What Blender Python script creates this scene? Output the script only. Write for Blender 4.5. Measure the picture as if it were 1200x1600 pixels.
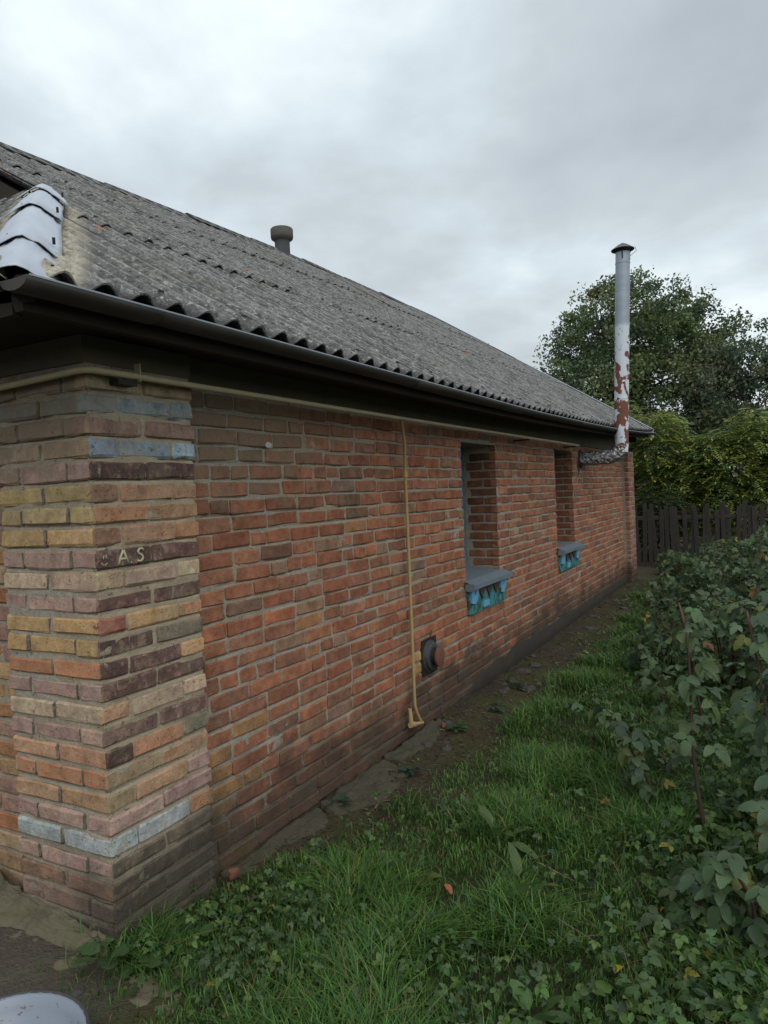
import bpy, math, random
import numpy as np
from mathutils import Vector, Matrix

# ------------------------------------------------------------------ camera, sky, sun, exposure
for o in list(bpy.data.objects):
    bpy.data.objects.remove(o, do_unlink=True)
scn = bpy.context.scene
COL = scn.collection
CAM = np.array([2.0909, -1.7140, 1.6375])
YAW, PITCH, ROLL = 0.49988, -0.02614, -0.04419
cy, sy, cp, sp = math.cos(YAW), math.sin(YAW), math.cos(PITCH), math.sin(PITCH)
F_ = np.array([-sy*cp, cy*cp, sp]); R_ = np.array([cy, sy, 0.0]); U_ = np.cross(R_, F_)
c_, s_ = math.cos(ROLL), math.sin(ROLL)
RR, UU = c_*R_ + s_*U_, -s_*R_ + c_*U_
cam_data = bpy.data.cameras.new('camera')
cam = bpy.data.objects.new('camera', cam_data); COL.objects.link(cam)
cam_data.sensor_fit = 'HORIZONTAL'; cam_data.sensor_width = 36.0
cam_data.lens = 36.0*1124.3/1200.0
cam_data.clip_start = 0.05; cam_data.clip_end = 1000.0
cam.matrix_world = Matrix(((RR[0], UU[0], -F_[0], CAM[0]), (RR[1], UU[1], -F_[1], CAM[1]),
                           (RR[2], UU[2], -F_[2], CAM[2]), (0, 0, 0, 1)))
scn.camera = cam

SUN_EL, SUN_AZ = math.radians(46), math.radians(132)     # azimuth measured from +Y towards +X
world = bpy.data.worlds.new('World'); scn.world = world; world.use_nodes = True
def build_world():
    nt = world.node_tree; N = nt.nodes; L = nt.links; N.clear()
    out = N.new('ShaderNodeOutputWorld'); bg = N.new('ShaderNodeBackground')
    sky = N.new('ShaderNodeTexSky'); sky.sky_type = 'NISHITA'; sky.sun_disc = False
    sky.sun_elevation = SUN_EL; sky.sun_rotation = SUN_AZ
    sky.air_density = 1.5; sky.dust_density = 4.0
    tc = N.new('ShaderNodeTexCoord'); sep = N.new('ShaderNodeSeparateXYZ')
    L.new(tc.outputs['Generated'], sep.inputs[0])
    def m(op, a, b=None):
        n = N.new('ShaderNodeMath'); n.operation = op
        for i, v in enumerate((a, b)):
            if v is None: continue
            if isinstance(v, (int, float)): n.inputs[i].default_value = v
            else: L.new(v, n.inputs[i])
        return n.outputs[0]
    zz = m('ADD', m('ABSOLUTE', sep.outputs[2]), 0.28)
    comb = N.new('ShaderNodeCombineXYZ')
    L.new(m('DIVIDE', sep.outputs[0], zz), comb.inputs[0]); L.new(m('DIVIDE', sep.outputs[1], zz), comb.inputs[1])
    mp = N.new('ShaderNodeMapping'); mp.inputs['Location'].default_value = (CLOUD_OFF[0], CLOUD_OFF[1], 0)
    L.new(comb.outputs[0], mp.inputs[0])
    def noise(scale, det, rough, dist):
        n = N.new('ShaderNodeTexNoise'); n.inputs['Scale'].default_value = scale
        n.inputs['Detail'].default_value = det; n.inputs['Roughness'].default_value = rough
        n.inputs['Distortion'].default_value = dist; L.new(mp.outputs[0], n.inputs['Vector']); return n.outputs[0]
    big = noise(0.75, 2.0, 0.45, 0.2); mid = noise(2.1, 8.0, 0.54, 0.12)
    s = m('ADD', m('MULTIPLY', big, 0.54), m('MULTIPLY', mid, 0.46))
    r = N.new('ShaderNodeValToRGB'); L.new(s, r.inputs[0])
    e = r.color_ramp.elements
    e[0].position = 0.30; e[0].color = (0.285, 0.315, 0.345, 1)
    e[1].position = 0.665; e[1].color = (0.735, 0.785, 0.81, 1)
    for pos, col in ((0.45, (0.385, 0.425, 0.452, 1)), (0.525, (0.475, 0.535, 0.565, 1)), (0.585, (0.585, 0.645, 0.67, 1))):
        k = r.color_ramp.elements.new(pos); k.color = col
    sc = N.new('ShaderNodeMix'); sc.data_type = 'RGBA'; sc.blend_type = 'MULTIPLY'; sc.inputs[0].default_value = 1
    L.new(r.outputs[0], sc.inputs[6]); sc.inputs[7].default_value = (10, 10, 10, 1)
    mx = N.new('ShaderNodeMix'); mx.data_type = 'RGBA'; mx.inputs[0].default_value = 0.92
    L.new(sky.outputs[0], mx.inputs[6]); L.new(sc.outputs[2], mx.inputs[7])
    L.new(mx.outputs[2], bg.inputs[0]); bg.inputs[1].default_value = 0.142
    L.new(bg.outputs[0], out.inputs[0])
CLOUD_OFF = (21.3, 35.7)
build_world()
sun_d = bpy.data.lights.new('sun', 'SUN'); sun_d.energy = 1.3; sun_d.angle = math.radians(60); sun_d.color = (1.0, 0.97, 0.92)
sun = bpy.data.objects.new('sun', sun_d); COL.objects.link(sun)
sdir = Vector((math.sin(SUN_AZ)*math.cos(SUN_EL), math.cos(SUN_AZ)*math.cos(SUN_EL), math.sin(SUN_EL)))
sun.rotation_euler = sdir.to_track_quat('Z', 'Y').to_euler(); sun.location = (6, -6, 12)
vs = scn.view_settings
vs.view_transform = 'Standard'; vs.look = 'None'; vs.gamma = 1.0; vs.exposure = 0.15; vs.use_curve_mapping = False
scn.cycles.max_bounces = 6; scn.cycles.diffuse_bounces = 3; scn.cycles.glossy_bounces = 2; scn.cycles.transmission_bounces = 3

# ------------------------------------------------------------------ helpers
rnd = random.Random(7); rng = np.random.default_rng(7)
def tag(o, label=None, cat=None, group=None, kind=None):
    if label: o['label'] = label
    if cat: o['category'] = cat
    if group: o['group'] = group
    if kind: o['kind'] = kind
    return o
def make_mesh(verts, faces, mat, smooth=False, col=None, name='mesh'):
    me = bpy.data.meshes.new(name)
    v = np.asarray(verts, dtype=np.float32)
    if isinstance(faces, np.ndarray):
        n, k = faces.shape
        me.vertices.add(len(v)); me.vertices.foreach_set('co', v.ravel())
        me.loops.add(n*k); me.loops.foreach_set('vertex_index', faces.astype(np.int32).ravel())
        me.polygons.add(n); me.polygons.foreach_set('loop_start', np.arange(0, n*k, k, dtype=np.int32))
        me.polygons.foreach_set('loop_total', np.full(n, k, dtype=np.int32))
        me.update(calc_edges=True)
    else:
        me.from_pydata([tuple(map(float, p)) for p in v], [], faces)
    if smooth: me.polygons.foreach_set('use_smooth', np.ones(len(me.polygons), dtype=bool))
    if col is not None:                         # one colour per vertex
        a = me.color_attributes.new('Col', 'FLOAT_COLOR', 'POINT')
        c = np.asarray(col, dtype=np.float32)
        if c.shape[1] == 3: c = np.c_[c, np.ones(len(c), dtype=np.float32)]
        a.data.foreach_set('color', c.ravel())
    if mat: me.materials.append(mat)
    return me
def obj(name, me, parent=None, loc=None):
    o = bpy.data.objects.new(name, me); COL.objects.link(o)
    if parent: o.parent = parent
    if loc is not None: o.location = loc
    return o
def empty(name, loc=(0, 0, 0)):
    o = bpy.data.objects.new(name, None); COL.objects.link(o); o.location = loc; o.empty_display_size = 0.1
    return o
class MB:
    def __init__(s): s.v = []; s.f = []
    def add(s, vs_, fs_):
        n = len(s.v); s.v += [tuple(p) for p in vs_]; s.f += [tuple(i+n for i in f) for f in fs_]; return s
    def box(s, lo, hi, jit=0.0):
        x0, y0, z0 = lo; x1, y1, z1 = hi
        p = [(x0,y0,z0),(x1,y0,z0),(x1,y1,z0),(x0,y1,z0),(x0,y0,z1),(x1,y0,z1),(x1,y1,z1),(x0,y1,z1)]
        if jit: p = [tuple(c+rnd.uniform(-jit, jit) for c in q) for q in p]
        return s.add(p, [(0,3,2,1),(4,5,6,7),(0,1,5,4),(1,2,6,5),(2,3,7,6),(3,0,4,7)])
    def tube(s, path, rad, n=10, caps=True):
        P = [Vector(p) for p in path]; m_ = len(P)
        rads = rad if isinstance(rad, (list, tuple)) else [rad]*m_
        ref = None; vs_ = []
        for i, p in enumerate(P):
            t = (P[min(i+1, m_-1)] - P[max(i-1, 0)])
            t = t.normalized() if t.length > 1e-9 else Vector((0,0,1))
            if ref is None:
                ref = t.orthogonal().normalized()
            a = (ref - t*ref.dot(t))
            a = a.normalized() if a.length > 1e-6 else t.orthogonal().normalized()
            ref = a; b = t.cross(a)
            for k in range(n):
                g = 2*math.pi*k/n
                vs_.append(p + a*(rads[i]*math.cos(g)) + b*(rads[i]*math.sin(g)))
        fs_ = []
        for i in range(m_-1):
            for k in range(n):
                k2 = (k+1) % n
                fs_.append((i*n+k, i*n+k2, (i+1)*n+k2, (i+1)*n+k))
        if caps:
            fs_.append(tuple(range(n-1, -1, -1))); fs_.append(tuple((m_-1)*n+k for k in range(n)))
        return s.add(vs_, fs_)
    def build(s, name, mat, parent=None, smooth=False, loc=None):
        return obj(name, make_mesh(s.v, s.f, mat, smooth), parent, loc)
def bevel(o, w=0.004, seg=2):
    md = o.modifiers.new('bevel', 'BEVEL'); md.width = w; md.segments = seg; md.limit_method = 'ANGLE'; return o
def autosmooth(o, ang=40):
    for p in o.data.polygons: p.use_smooth = True
    md = o.modifiers.new('split', 'EDGE_SPLIT'); md.split_angle = math.radians(ang); return o
class VNoise:                                    # smooth value noise on a torus grid
    def __init__(s, seed, n=64): s.g = np.random.default_rng(seed).random((n, n)); s.n = n
    def __call__(s, x, y):
        x = np.asarray(x, float); y = np.asarray(y, float)
        xi = np.floor(x).astype(int); yi = np.floor(y).astype(int); fx = x-xi; fy = y-yi
        fx = fx*fx*(3-2*fx); fy = fy*fy*(3-2*fy); n = s.n; g = s.g
        a = g[xi % n, yi % n]; b = g[(xi+1) % n, yi % n]; c = g[xi % n, (yi+1) % n]; d = g[(xi+1) % n, (yi+1) % n]
        return (a*(1-fx)+b*fx)*(1-fy) + (c*(1-fx)+d*fx)*fy
    def fbm(s, x, y, o=4):
        t = 0; a = 0.5; f = 1
        for i in range(o): t = t + a*s(np.asarray(x)*f+17.3*i, np.asarray(y)*f+9.1*i); a *= 0.5; f *= 2
        return t/(1-0.5**o)
vn1, vn2, vn3 = VNoise(1), VNoise(2), VNoise(3)
def sstep(a, b, x):
    t = np.clip((np.asarray(x, float)-a)/(b-a), 0, 1); return t*t*(3-2*t)

# ------------------------------------------------------------------ materials
class NT:
    def __init__(s, name):
        s.mat = bpy.data.materials.new(name); s.mat.use_nodes = True
        s.nt = s.mat.node_tree; s.N = s.nt.nodes; s.L = s.nt.links
        s.p = s.N['Principled BSDF']; s.out = s.N['Material Output']
        s.p.inputs['Roughness'].default_value = 0.85; s.p.inputs['Specular IOR Level'].default_value = 0.25
        g = s.N.new('ShaderNodeNewGeometry'); s.pos = g.outputs['Position']; s.geo = g
    def put(s, sock, v):
        if isinstance(v, bpy.types.NodeSocket): s.L.new(v, sock)
        elif isinstance(v, (tuple, list)) and len(v) == 3 and sock.type == 'RGBA': sock.default_value = (*v, 1)
        else: sock.default_value = v
    def math(s, op, a, b=0.0, clamp=False):
        n = s.N.new('ShaderNodeMath'); n.operation = op; n.use_clamp = clamp
        s.put(n.inputs[0], a); s.put(n.inputs[1], b); return n.outputs[0]
    def noise(s, scale, det=4, rough=0.55, vec=None, dist=0.0, out=0):
        n = s.N.new('ShaderNodeTexNoise'); n.inputs['Scale'].default_value = scale; n.inputs['Detail'].default_value = det
        n.inputs['Roughness'].default_value = rough; n.inputs['Distortion'].default_value = dist
        s.L.new(vec if vec is not None else s.pos, n.inputs['Vector']); return n.outputs[out]
    def voro(s, scale, vec=None, feat='F1', out='Distance'):
        n = s.N.new('ShaderNodeTexVoronoi'); n.inputs['Scale'].default_value = scale; n.feature = feat
        s.L.new(vec if vec is not None else s.pos, n.inputs['Vector']); return n.outputs[out]
    def range(s, v, a, b, c=0.0, d=1.0, smooth=True):
        n = s.N.new('ShaderNodeMapRange'); n.clamp = True
        if smooth: n.interpolation_type = 'SMOOTHSTEP'
        s.put(n.inputs[0], v)
        for i, k in enumerate((a, b, c, d)): n.inputs[i+1].default_value = k
        return n.outputs[0]
    def mix(s, f, a, b, mode='MIX'):
        n = s.N.new('ShaderNodeMix'); n.data_type = 'RGBA'; n.blend_type = mode
        s.put(n.inputs[0], f); s.put(n.inputs[6], a); s.put(n.inputs[7], b); return n.outputs[2]
    def xyz(s, v=None):
        n = s.N.new('ShaderNodeSeparateXYZ'); s.L.new(v if v is not None else s.pos, n.inputs[0]); return n.outputs
    def scale(s, v, k):
        n = s.N.new('ShaderNodeVectorMath'); n.operation = 'MULTIPLY'; s.L.new(v, n.inputs[0]); n.inputs[1].default_value = k; return n.outputs[0]
    def objcol(s): return s.N.new('ShaderNodeObjectInfo').outputs['Color']
    def objrand(s): return s.N.new('ShaderNodeObjectInfo').outputs['Random']
    def objpos(s): return s.N.new('ShaderNodeTexCoord').outputs['Object']
    def attr(s, name='Col'):
        n = s.N.new('ShaderNodeAttribute'); n.attribute_name = name; return n.outputs['Color']
    def bump(s, h, strength=0.5, dist=0.01):
        n = s.N.new('ShaderNodeBump'); n.inputs['Strength'].default_value = strength; n.inputs['Distance'].default_value = dist
        s.L.new(h, n.inputs['Height']); s.L.new(n.outputs[0], s.p.inputs['Normal'])
    def color(s, c): s.put(s.p.inputs['Base Color'], c)
    def set(s, **k):
        for a, b in k.items(): s.put(s.p.inputs[a.replace('_', ' ')], b)
        return s

MORTAR = (0.20, 0.165, 0.115)
def wall_stains(t, c, mort):
    """stains that lie over bricks and joints alike: smeared mortar, soot spots, the grimy damp band of the base"""
    x, y, z = t.xyz()
    n1 = t.noise(3.1, 5, 0.6); n2 = t.noise(11, 4, 0.6)
    # mortar slurry wiped over the bricks, thick near the top of the wall beside the corner
    top = t.math('MULTIPLY', t.math('MULTIPLY', t.range(z, 1.35, 2.1), t.range(y, 2.6, 0.3)), t.range(x, -0.04, -0.08, 0.25, 1.0))
    sm = t.math('ADD', t.math('MULTIPLY', top, 0.50), mort)
    f = t.range(t.math('ADD', t.math('MULTIPLY', n2, 0.55), t.math('MULTIPLY', sm, 0.62)), 0.34, 0.56, 0, 0.80)
    c = t.mix(f, c, t.mix(n1, (0.165, 0.125, 0.085), (0.25, 0.20, 0.14)))
    dust = t.math('MULTIPLY', t.range(t.noise(4.2, 5, 0.65), 0.46, 0.68, 0, 0.42), t.range(x, -0.10, -0.05))
    c = t.mix(dust, c, t.mix(n2, (0.19, 0.145, 0.10), (0.32, 0.26, 0.19)))
    # grime at the damp foot of the wall, torn upper edge
    h = t.math('ADD', z, t.math('MULTIPLY', t.math('SUBTRACT', n1, 0.5), -0.85))
    g = t.range(h, 0.50, 0.12, 0, 0.80)
    g = t.math('MULTIPLY', g, t.range(x, -0.45, -0.12, 0.35, 1.0))
    c = t.mix(g, c, t.mix(n2, (0.028, 0.026, 0.021), (0.060, 0.054, 0.040)))
    spots = t.range(t.noise(30, 4, 0.75), 0.60, 0.68, 0, 0.65)
    c = t.mix(spots, c, (0.05, 0.04, 0.032))
    return c
def brick_mat(name, src, paint=False):
    t = NT(name); c = t.objcol() if src == 'obj' else t.attr()
    a = t.noise(14, 5, 0.65); b = t.noise(95, 3, 0.7); d = t.noise(38, 4, 0.65)
    c = t.mix(1.0, c, t.mix(t.range(a, 0.25, 0.75, 0, 1, False), (0.52, 0.50, 0.48), (1.42, 1.40, 1.38)), 'MULTIPLY')
    c = t.mix(t.range(b, 0.35, 0.75, 0, 0.35), c, t.mix(1.0, c, (0.55, 0.5, 0.5), 'MULTIPLY'))
    if paint:                                     # old paint rubbed through to the clay
        w = t.range(t.math('ADD', t.math('MULTIPLY', a, 0.5), t.math('MULTIPLY', d, 0.5)), 0.50, 0.60, 0, 0.60)
        c = t.mix(w, c, t.mix(b, (0.22, 0.13, 0.085), (0.37, 0.27, 0.18)))
        s2 = t.range(t.noise(24, 4, 0.7, t.scale(t.pos, (1, 1, 0.22))), 0.60, 0.70, 0, 0.6)
        c = t.mix(s2, c, (0.38, 0.34, 0.26))
        c = t.mix(t.range(t.noise(6, 5, 0.7, t.scale(t.pos, (1, 1, 0.5))), 0.54, 0.68, 0, 0.35), c, (0.10, 0.075, 0.055))
    c = wall_stains(t, c, -0.02 if paint else 0.085)
    t.color(c); t.set(Roughness=0.9 if not paint else 0.75)
    pits = t.range(t.voro(48), 0.05, 0.22)
    t.bump(t.math('ADD', t.math('ADD', t.math('MULTIPLY', a, 0.9), t.math('MULTIPLY', b, 0.35)), t.math('MULTIPLY', pits, 0.4)), 1.0, 0.008)
    return t.mat
M_brick = brick_mat('old red clay brick', 'obj'); M_brick_s = brick_mat('old red clay brick many', 'attr')
M_paint = brick_mat('painted corner brick', 'attr', True)
def mortar_mat():
    t = NT('lime mortar'); a = t.noise(9, 6, 0.65); b = t.noise(70, 4, 0.7); d = t.noise(1.7, 3)
    c = t.mix(a, (0.25, 0.205, 0.145), (0.46, 0.39, 0.285))
    c = t.mix(t.range(d, 0.42, 0.62), c, t.mix(a, (0.24, 0.215, 0.175), (0.45, 0.415, 0.345)))
    c = t.mix(t.range(b, 0.3, 0.7, 0, 0.3), c, (0.11, 0.09, 0.07))
    x = t.xyz()[0]; c = t.mix(t.range(x, -0.09, -0.06, 0, 0.6), c, t.mix(a, (0.27, 0.22, 0.15), (0.50, 0.42, 0.30)))
    t.color(wall_stains(t, c, -0.3)); t.set(Roughness=0.95)
    t.bump(t.math('ADD', t.math('MULTIPLY', a, 1.2), t.math('MULTIPLY', b, 0.7)), 0.9, 0.012); return t.mat
M_mortar = mortar_mat()
def plain(name, c1, c2, scale=8, rough=0.85, bump=0.3, bd=0.004, metal=0.0, stretch=None, spec=0.25, det=5):
    t = NT(name); v = t.scale(t.pos, stretch) if stretch else None
    a = t.noise(scale, det, 0.6, v); b = t.noise(scale*7, 3, 0.6, v)
    t.color(t.mix(t.math('ADD', t.math('MULTIPLY', a, 0.75), t.math('MULTIPLY', b, 0.25)), c1, c2)); t.set(Roughness=rough, Metallic=metal)
    t.p.inputs['Specular IOR Level'].default_value = spec
    if bump: t.bump(t.math('ADD', a, t.math('MULTIPLY', b, 0.4)), bump, bd)
    return t.mat
HIPA, HIPB = (0.30, -0.43), (-1.55, 1.10)          # plan ends of the near hip
def sheet_mat():
    t = NT('weathered asbestos cement sheet'); x, y, z = t.xyz()
    a = t.noise(7, 6, 0.7); b = t.noise(42, 5, 0.75); d = t.noise(1.3, 4, 0.6); e = t.noise(120, 2, 0.6)
    st = t.noise(34, 5, 0.8, t.scale(t.pos, (0.7, 1.5, 0.7)))
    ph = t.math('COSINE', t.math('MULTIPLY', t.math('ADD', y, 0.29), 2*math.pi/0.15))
    c = t.mix(t.range(a, .3, .7), (0.060, 0.060, 0.060), (0.165, 0.165, 0.162))
    c = t.mix(t.range(st, 0.54, 0.60, 0, 0.68), c, (0.31, 0.31, 0.305))
    c = t.mix(t.range(b, 0.46, 0.38, 0, 0.85), c, (0.032, 0.033, 0.030))
    c = t.mix(t.range(b, 0.58, 0.63, 0, 0.8), c, (0.38, 0.38, 0.365))
    c = t.mix(t.range(d, 0.52, 0.72, 0, 0.3), c, (0.13, 0.115, 0.08))
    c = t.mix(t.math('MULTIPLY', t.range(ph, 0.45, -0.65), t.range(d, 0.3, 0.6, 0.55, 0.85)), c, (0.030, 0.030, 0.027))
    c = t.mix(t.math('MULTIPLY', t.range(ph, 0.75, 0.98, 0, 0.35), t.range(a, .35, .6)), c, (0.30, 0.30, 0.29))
    li = t.math('MULTIPLY', t.range(t.voro(1.9), 0.10, 0.06), t.range(b, 0.44, 0.56))
    c = t.mix(li, c, (0.36, 0.16, 0.05))
    # pale unweathered strip that the old hip capping used to cover
    dx, dy = HIPB[0]-HIPA[0], HIPB[1]-HIPA[1]; l = math.hypot(dx, dy); nx, ny = -dy/l, dx/l
    dist = t.math('ABSOLUTE', t.math('ADD', t.math('ADD', t.math('MULTIPLY', x, nx), t.math('MULTIPLY', y, ny)), -(HIPA[0]*nx+HIPA[1]*ny)))
    f = t.math('MULTIPLY', t.range(t.math('ADD', dist, t.math('ADD', t.math('MULTIPLY', a, 0.16), t.math('MULTIPLY', t.math('SUBTRACT', b, 0.5), 0.22))), 0.275, 0.20), t.range(y, 1.1, 0.9))
    c = t.mix(f, c, t.mix(t.range(b, .3, .7), (0.16, 0.145, 0.11), (0.50, 0.47, 0.385)))
    t.color(c); t.set(Roughness=0.95)
    t.bump(t.math('ADD', b, t.math('MULTIPLY', e, 0.6)), 0.8, 0.006); return t.mat
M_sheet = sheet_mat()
M_galv = plain('galvanised cap', (0.30, 0.335, 0.39), (0.56, 0.61, 0.68), 7, 0.55, 0.35, 0.006, 0.2, None, 0.4)
M_galvd = plain('dull zinc sheet', (0.16, 0.185, 0.21), (0.28, 0.31, 0.34), 6, 0.5, 0.2, 0.003, 0.3, None, 0.4)
M_gutter = plain('brown grey gutter', (0.030, 0.028, 0.026), (0.095, 0.088, 0.080), 6, 0.75, 0.3, 0.003, 0.0, None, 0.2)
M_darkwood = plain('dark eave wood', (0.018, 0.014, 0.011), (0.050, 0.040, 0.030), 5, 0.9, 0.5, 0.004, 0, (6, 0.6, 6))
M_redwood = plain('red brown gable board', (0.10, 0.045, 0.025), (0.22, 0.11, 0.06), 5, 0.9, 0.5, 0.004, 0, (8, 8, 0.8))
M_plaster = plain('dingy plaster band', (0.075, 0.066, 0.050), (0.15, 0.13, 0.095), 5, 0.95, 0.6, 0.008)
M_pipe = plain('yellow painted steel', (0.27, 0.175, 0.075), (0.50, 0.37, 0.17), 24, 0.5, 0.25, 0.002, 0, None, 0.4)
M_pipegrey = plain('faded ochre steel', (0.34, 0.28, 0.165), (0.50, 0.43, 0.27), 14, 0.6, 0.25, 0.002, 0, None, 0.3)
M_black = plain('black fitting', (0.012, 0.012, 0.013), (0.035, 0.033, 0.03), 20, 0.6)
M_rust = plain('rusty disc', (0.20, 0.085, 0.045), (0.36, 0.16, 0.085), 22, 0.85, 0.5, 0.003)
M_tin = plain('grey tin duct', (0.055, 0.058, 0.065), (0.13, 0.135, 0.145), 18, 0.45, 0.4, 0.004, 0.4, None, 0.5)
M_vent = plain('dark asbestos pipe', (0.045, 0.047, 0.052), (0.105, 0.108, 0.115), 12, 0.9, 0.5, 0.004)
M_ventcol = plain('lichened socket', (0.06, 0.06, 0.055), (0.14, 0.135, 0.115), 14, 0.95, 0.6, 0.006)
def blue_mat(name, c1, c2, bare, lo, hi):
    t = NT(name); a = t.noise(18, 5, 0.65); b = t.noise(45, 4, 0.65)
    w = t.range(a, lo, hi)
    t.color(t.mix(w, t.mix(b, c1, c2), bare)); t.set(Roughness=0.7); t.bump(t.math('ADD', a, b), 0.5, 0.004); return t.mat
M_blue = blue_mat('light blue paint', (0.11, 0.30, 0.47), (0.17, 0.40, 0.58), (0.12, 0.08, 0.05), 0.62, 0.68)
M_teal = blue_mat('peeling teal paint', (0.03, 0.16, 0.19), (0.07, 0.28, 0.33), (0.045, 0.085, 0.055), 0.47, 0.56)
M_bare = blue_mat('bare brown wood', (0.055, 0.033, 0.022), (0.12, 0.07, 0.045), (0.10, 0.16, 0.18), 0.62, 0.68)
M_sill = plain('grey metal sill', (0.11, 0.15, 0.185), (0.20, 0.25, 0.29), 7, 0.5, 0.2, 0.003, 0.2, None, 0.4)
M_frame = plain('blue window frame', (0.03, 0.09, 0.14), (0.10, 0.24, 0.36), 12, 0.6, 0.3)
def glass_mat():
    t = NT('window glass'); t.color((0.012, 0.016, 0.02)); t.set(Roughness=0.06); t.p.inputs['Specular IOR Level'].default_value = 0.6; return t.mat
M_glass = glass_mat()
def flue_mat():
    t = NT('flue sheet metal'); x, y, z = t.xyz()
    a = t.noise(4, 5, 0.6, t.scale(t.pos, (1, 1, 4))); b = t.noise(7.5, 5, 0.58, t.scale(t.pos, (1.3, 1.3, 1.0)), 0.6); c0 = t.noise(30, 3)
    g = t.mix(a, (0.22, 0.26, 0.31), (0.42, 0.47, 0.53))
    wp = t.mix(c0, (0.50, 0.55, 0.60), (0.62, 0.67, 0.72))
    c = t.mix(t.range(z, 3.62, 3.60), g, wp)
    zr = t.math('MULTIPLY', t.range(z, 3.68, 3.45, 0, 1), t.math('ADD', 1.0, t.range(z, 2.75, 2.62, 0, 0.35)))
    r = t.range(t.math('ADD', b, t.math('MULTIPLY', zr, 0.085)), 0.605, 0.615)
    r = t.math('MULTIPLY', r, t.range(z, 3.64, 3.60))
    c = t.mix(r, c, t.mix(c0, (0.12, 0.045, 0.032), (0.21, 0.082, 0.055)))
    t.color(c); t.set(Roughness=0.55, Metallic=t.range(z, 3.60, 3.64, 0, 0.35)); t.bump(t.math('ADD', r, t.math('MULTIPLY', a, 0.3)), 0.25, 0.003); return t.mat
M_flue = flue_mat()
def foil_mat():
    t = NT('crumpled foil wrap'); a = t.noise(26, 4, 0.6, t.scale(t.pos, (1.6, 1, 1)), 0.8); b = t.voro(22)
    t.color(t.mix(a, (0.16, 0.16, 0.17), (0.5, 0.5, 0.52))); t.set(Roughness=0.28, Metallic=0.75)
    t.bump(t.math('ADD', a, t.math('MULTIPLY', b, 0.9)), 1.0, 0.03); return t.mat
M_foil = foil_mat()
M_fence = plain('weathered fence board', (0.014, 0.013, 0.011), (0.066, 0.060, 0.053), 6, 0.95, 0.6, 0.004, 0, (7, 7, 0.7))
M_bark = plain('tree bark', (0.022, 0.018, 0.014), (0.07, 0.058, 0.045), 9, 0.95, 0.8, 0.02, 0, (3, 3, 0.6))
M_cane = plain('raspberry cane', (0.035, 0.022, 0.018), (0.085, 0.046, 0.036), 20, 0.8, 0.4, 0.003)
M_canered = plain('young reddish cane', (0.075, 0.035, 0.026), (0.14, 0.066, 0.045), 20, 0.7, 0.3, 0.003)
M_stone = plain('rubble stone', (0.030, 0.028, 0.024), (0.105, 0.098, 0.085), 9, 0.95, 0.8, 0.012)
M_shard = plain('broken brick', (0.10, 0.045, 0.03), (0.24, 0.11, 0.07), 25, 0.95, 0.8, 0.01)
M_conc = plain('old cracked concrete', (0.024, 0.024, 0.013), (0.105, 0.095, 0.068), 11, 0.95, 0.8, 0.012)
M_mossconc = plain('mossy concrete', (0.050, 0.048, 0.020), (0.19, 0.165, 0.12), 9, 0.95, 0.8, 0.012)
M_plinth = plain('dark cement plinth', (0.017, 0.016, 0.013), (0.055, 0.050, 0.039), 5, 0.95, 0.7, 0.012)
M_enamel = plain('chipped white enamel', (0.50, 0.54, 0.60), (0.66, 0.69, 0.74), 4, 0.32, 0.1, 0.002, 0, None, 0.5)
def basin_mat():
    t = NT('chipped enamel bowl'); a = t.noise(55, 4, 0.75); b = t.noise(7, 3); z = t.xyz()[2]
    s = t.range(t.math('ADD', a, t.math('MULTIPLY', b, 0.25)), 0.73, 0.79)
    low = t.range(t.math('ADD', z, t.math('MULTIPLY', b, 0.05)), 0.115, 0.085, 0, 0.55)
    c = t.mix(t.noise(3, 3), (0.15, 0.18, 0.225), (0.23, 0.26, 0.31)); c = t.mix(low, c, (0.22, 0.22, 0.20))
    t.color(t.mix(s, c, (0.09, 0.075, 0.06))); t.set(Roughness=0.35); t.p.inputs['Specular IOR Level'].default_value = 0.5
    return t.mat
M_basin = basin_mat()
M_rim = plain('dark chipped rim', (0.02, 0.02, 0.022), (0.09, 0.085, 0.08), 30, 0.6)
M_pale = plain('cream scratched paint', (0.40, 0.36, 0.24), (0.52, 0.48, 0.33), 60, 0.8, 0)
M_white = plain('lime splash', (0.42, 0.43, 0.42), (0.55, 0.56, 0.55), 40, 0.9, 0.4)
def leaf_mat(name, src, under=1.5, rough=0.55, trans=0.25, spec=0.35, rand=None):
    t = NT(name)
    if src == 'attr': c = t.attr()
    elif src == 'obj': c = t.objcol()
    if src == 'obj':
        ox, oy, oz = t.xyz(t.objpos()); ve = t.math('SINE', t.math('MULTIPLY', t.math('SUBTRACT', oy, t.math('MULTIPLY', t.math('ABSOLUTE', ox), 0.9)), 48.0))
        t.bump(ve, 0.22, 0.003)
    n = t.noise(35, 3, 0.6); c = t.mix(1.0, c, t.mix(n, (0.75, 0.75, 0.75), (1.25, 1.25, 1.2)), 'MULTIPLY')
    c2 = t.mix(1.0, c, (under, under*0.98, under*1.05), 'MULTIPLY')
    c = t.mix(t.geo.outputs['Backfacing'], c, c2)
    t.color(c); t.set(Roughness=rough); t.p.inputs['Specular IOR Level'].default_value = spec
    if trans:
        tr = t.N.new('ShaderNodeBsdfTranslucent'); t.L.new(c, tr.inputs[0])
        ms = t.N.new('ShaderNodeMixShader'); ms.inputs[0].default_value = trans
        t.L.new(t.p.outputs[0], ms.inputs[1]); t.L.new(tr.outputs[0], ms.inputs[2]); t.L.new(ms.outputs[0], t.out.inputs[0])
    return t.mat
M_leaf = leaf_mat('leaf many', 'attr'); M_leafo = leaf_mat('leaf single', 'obj', 1.35, 0.55, 0.22, 0.35)
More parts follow.
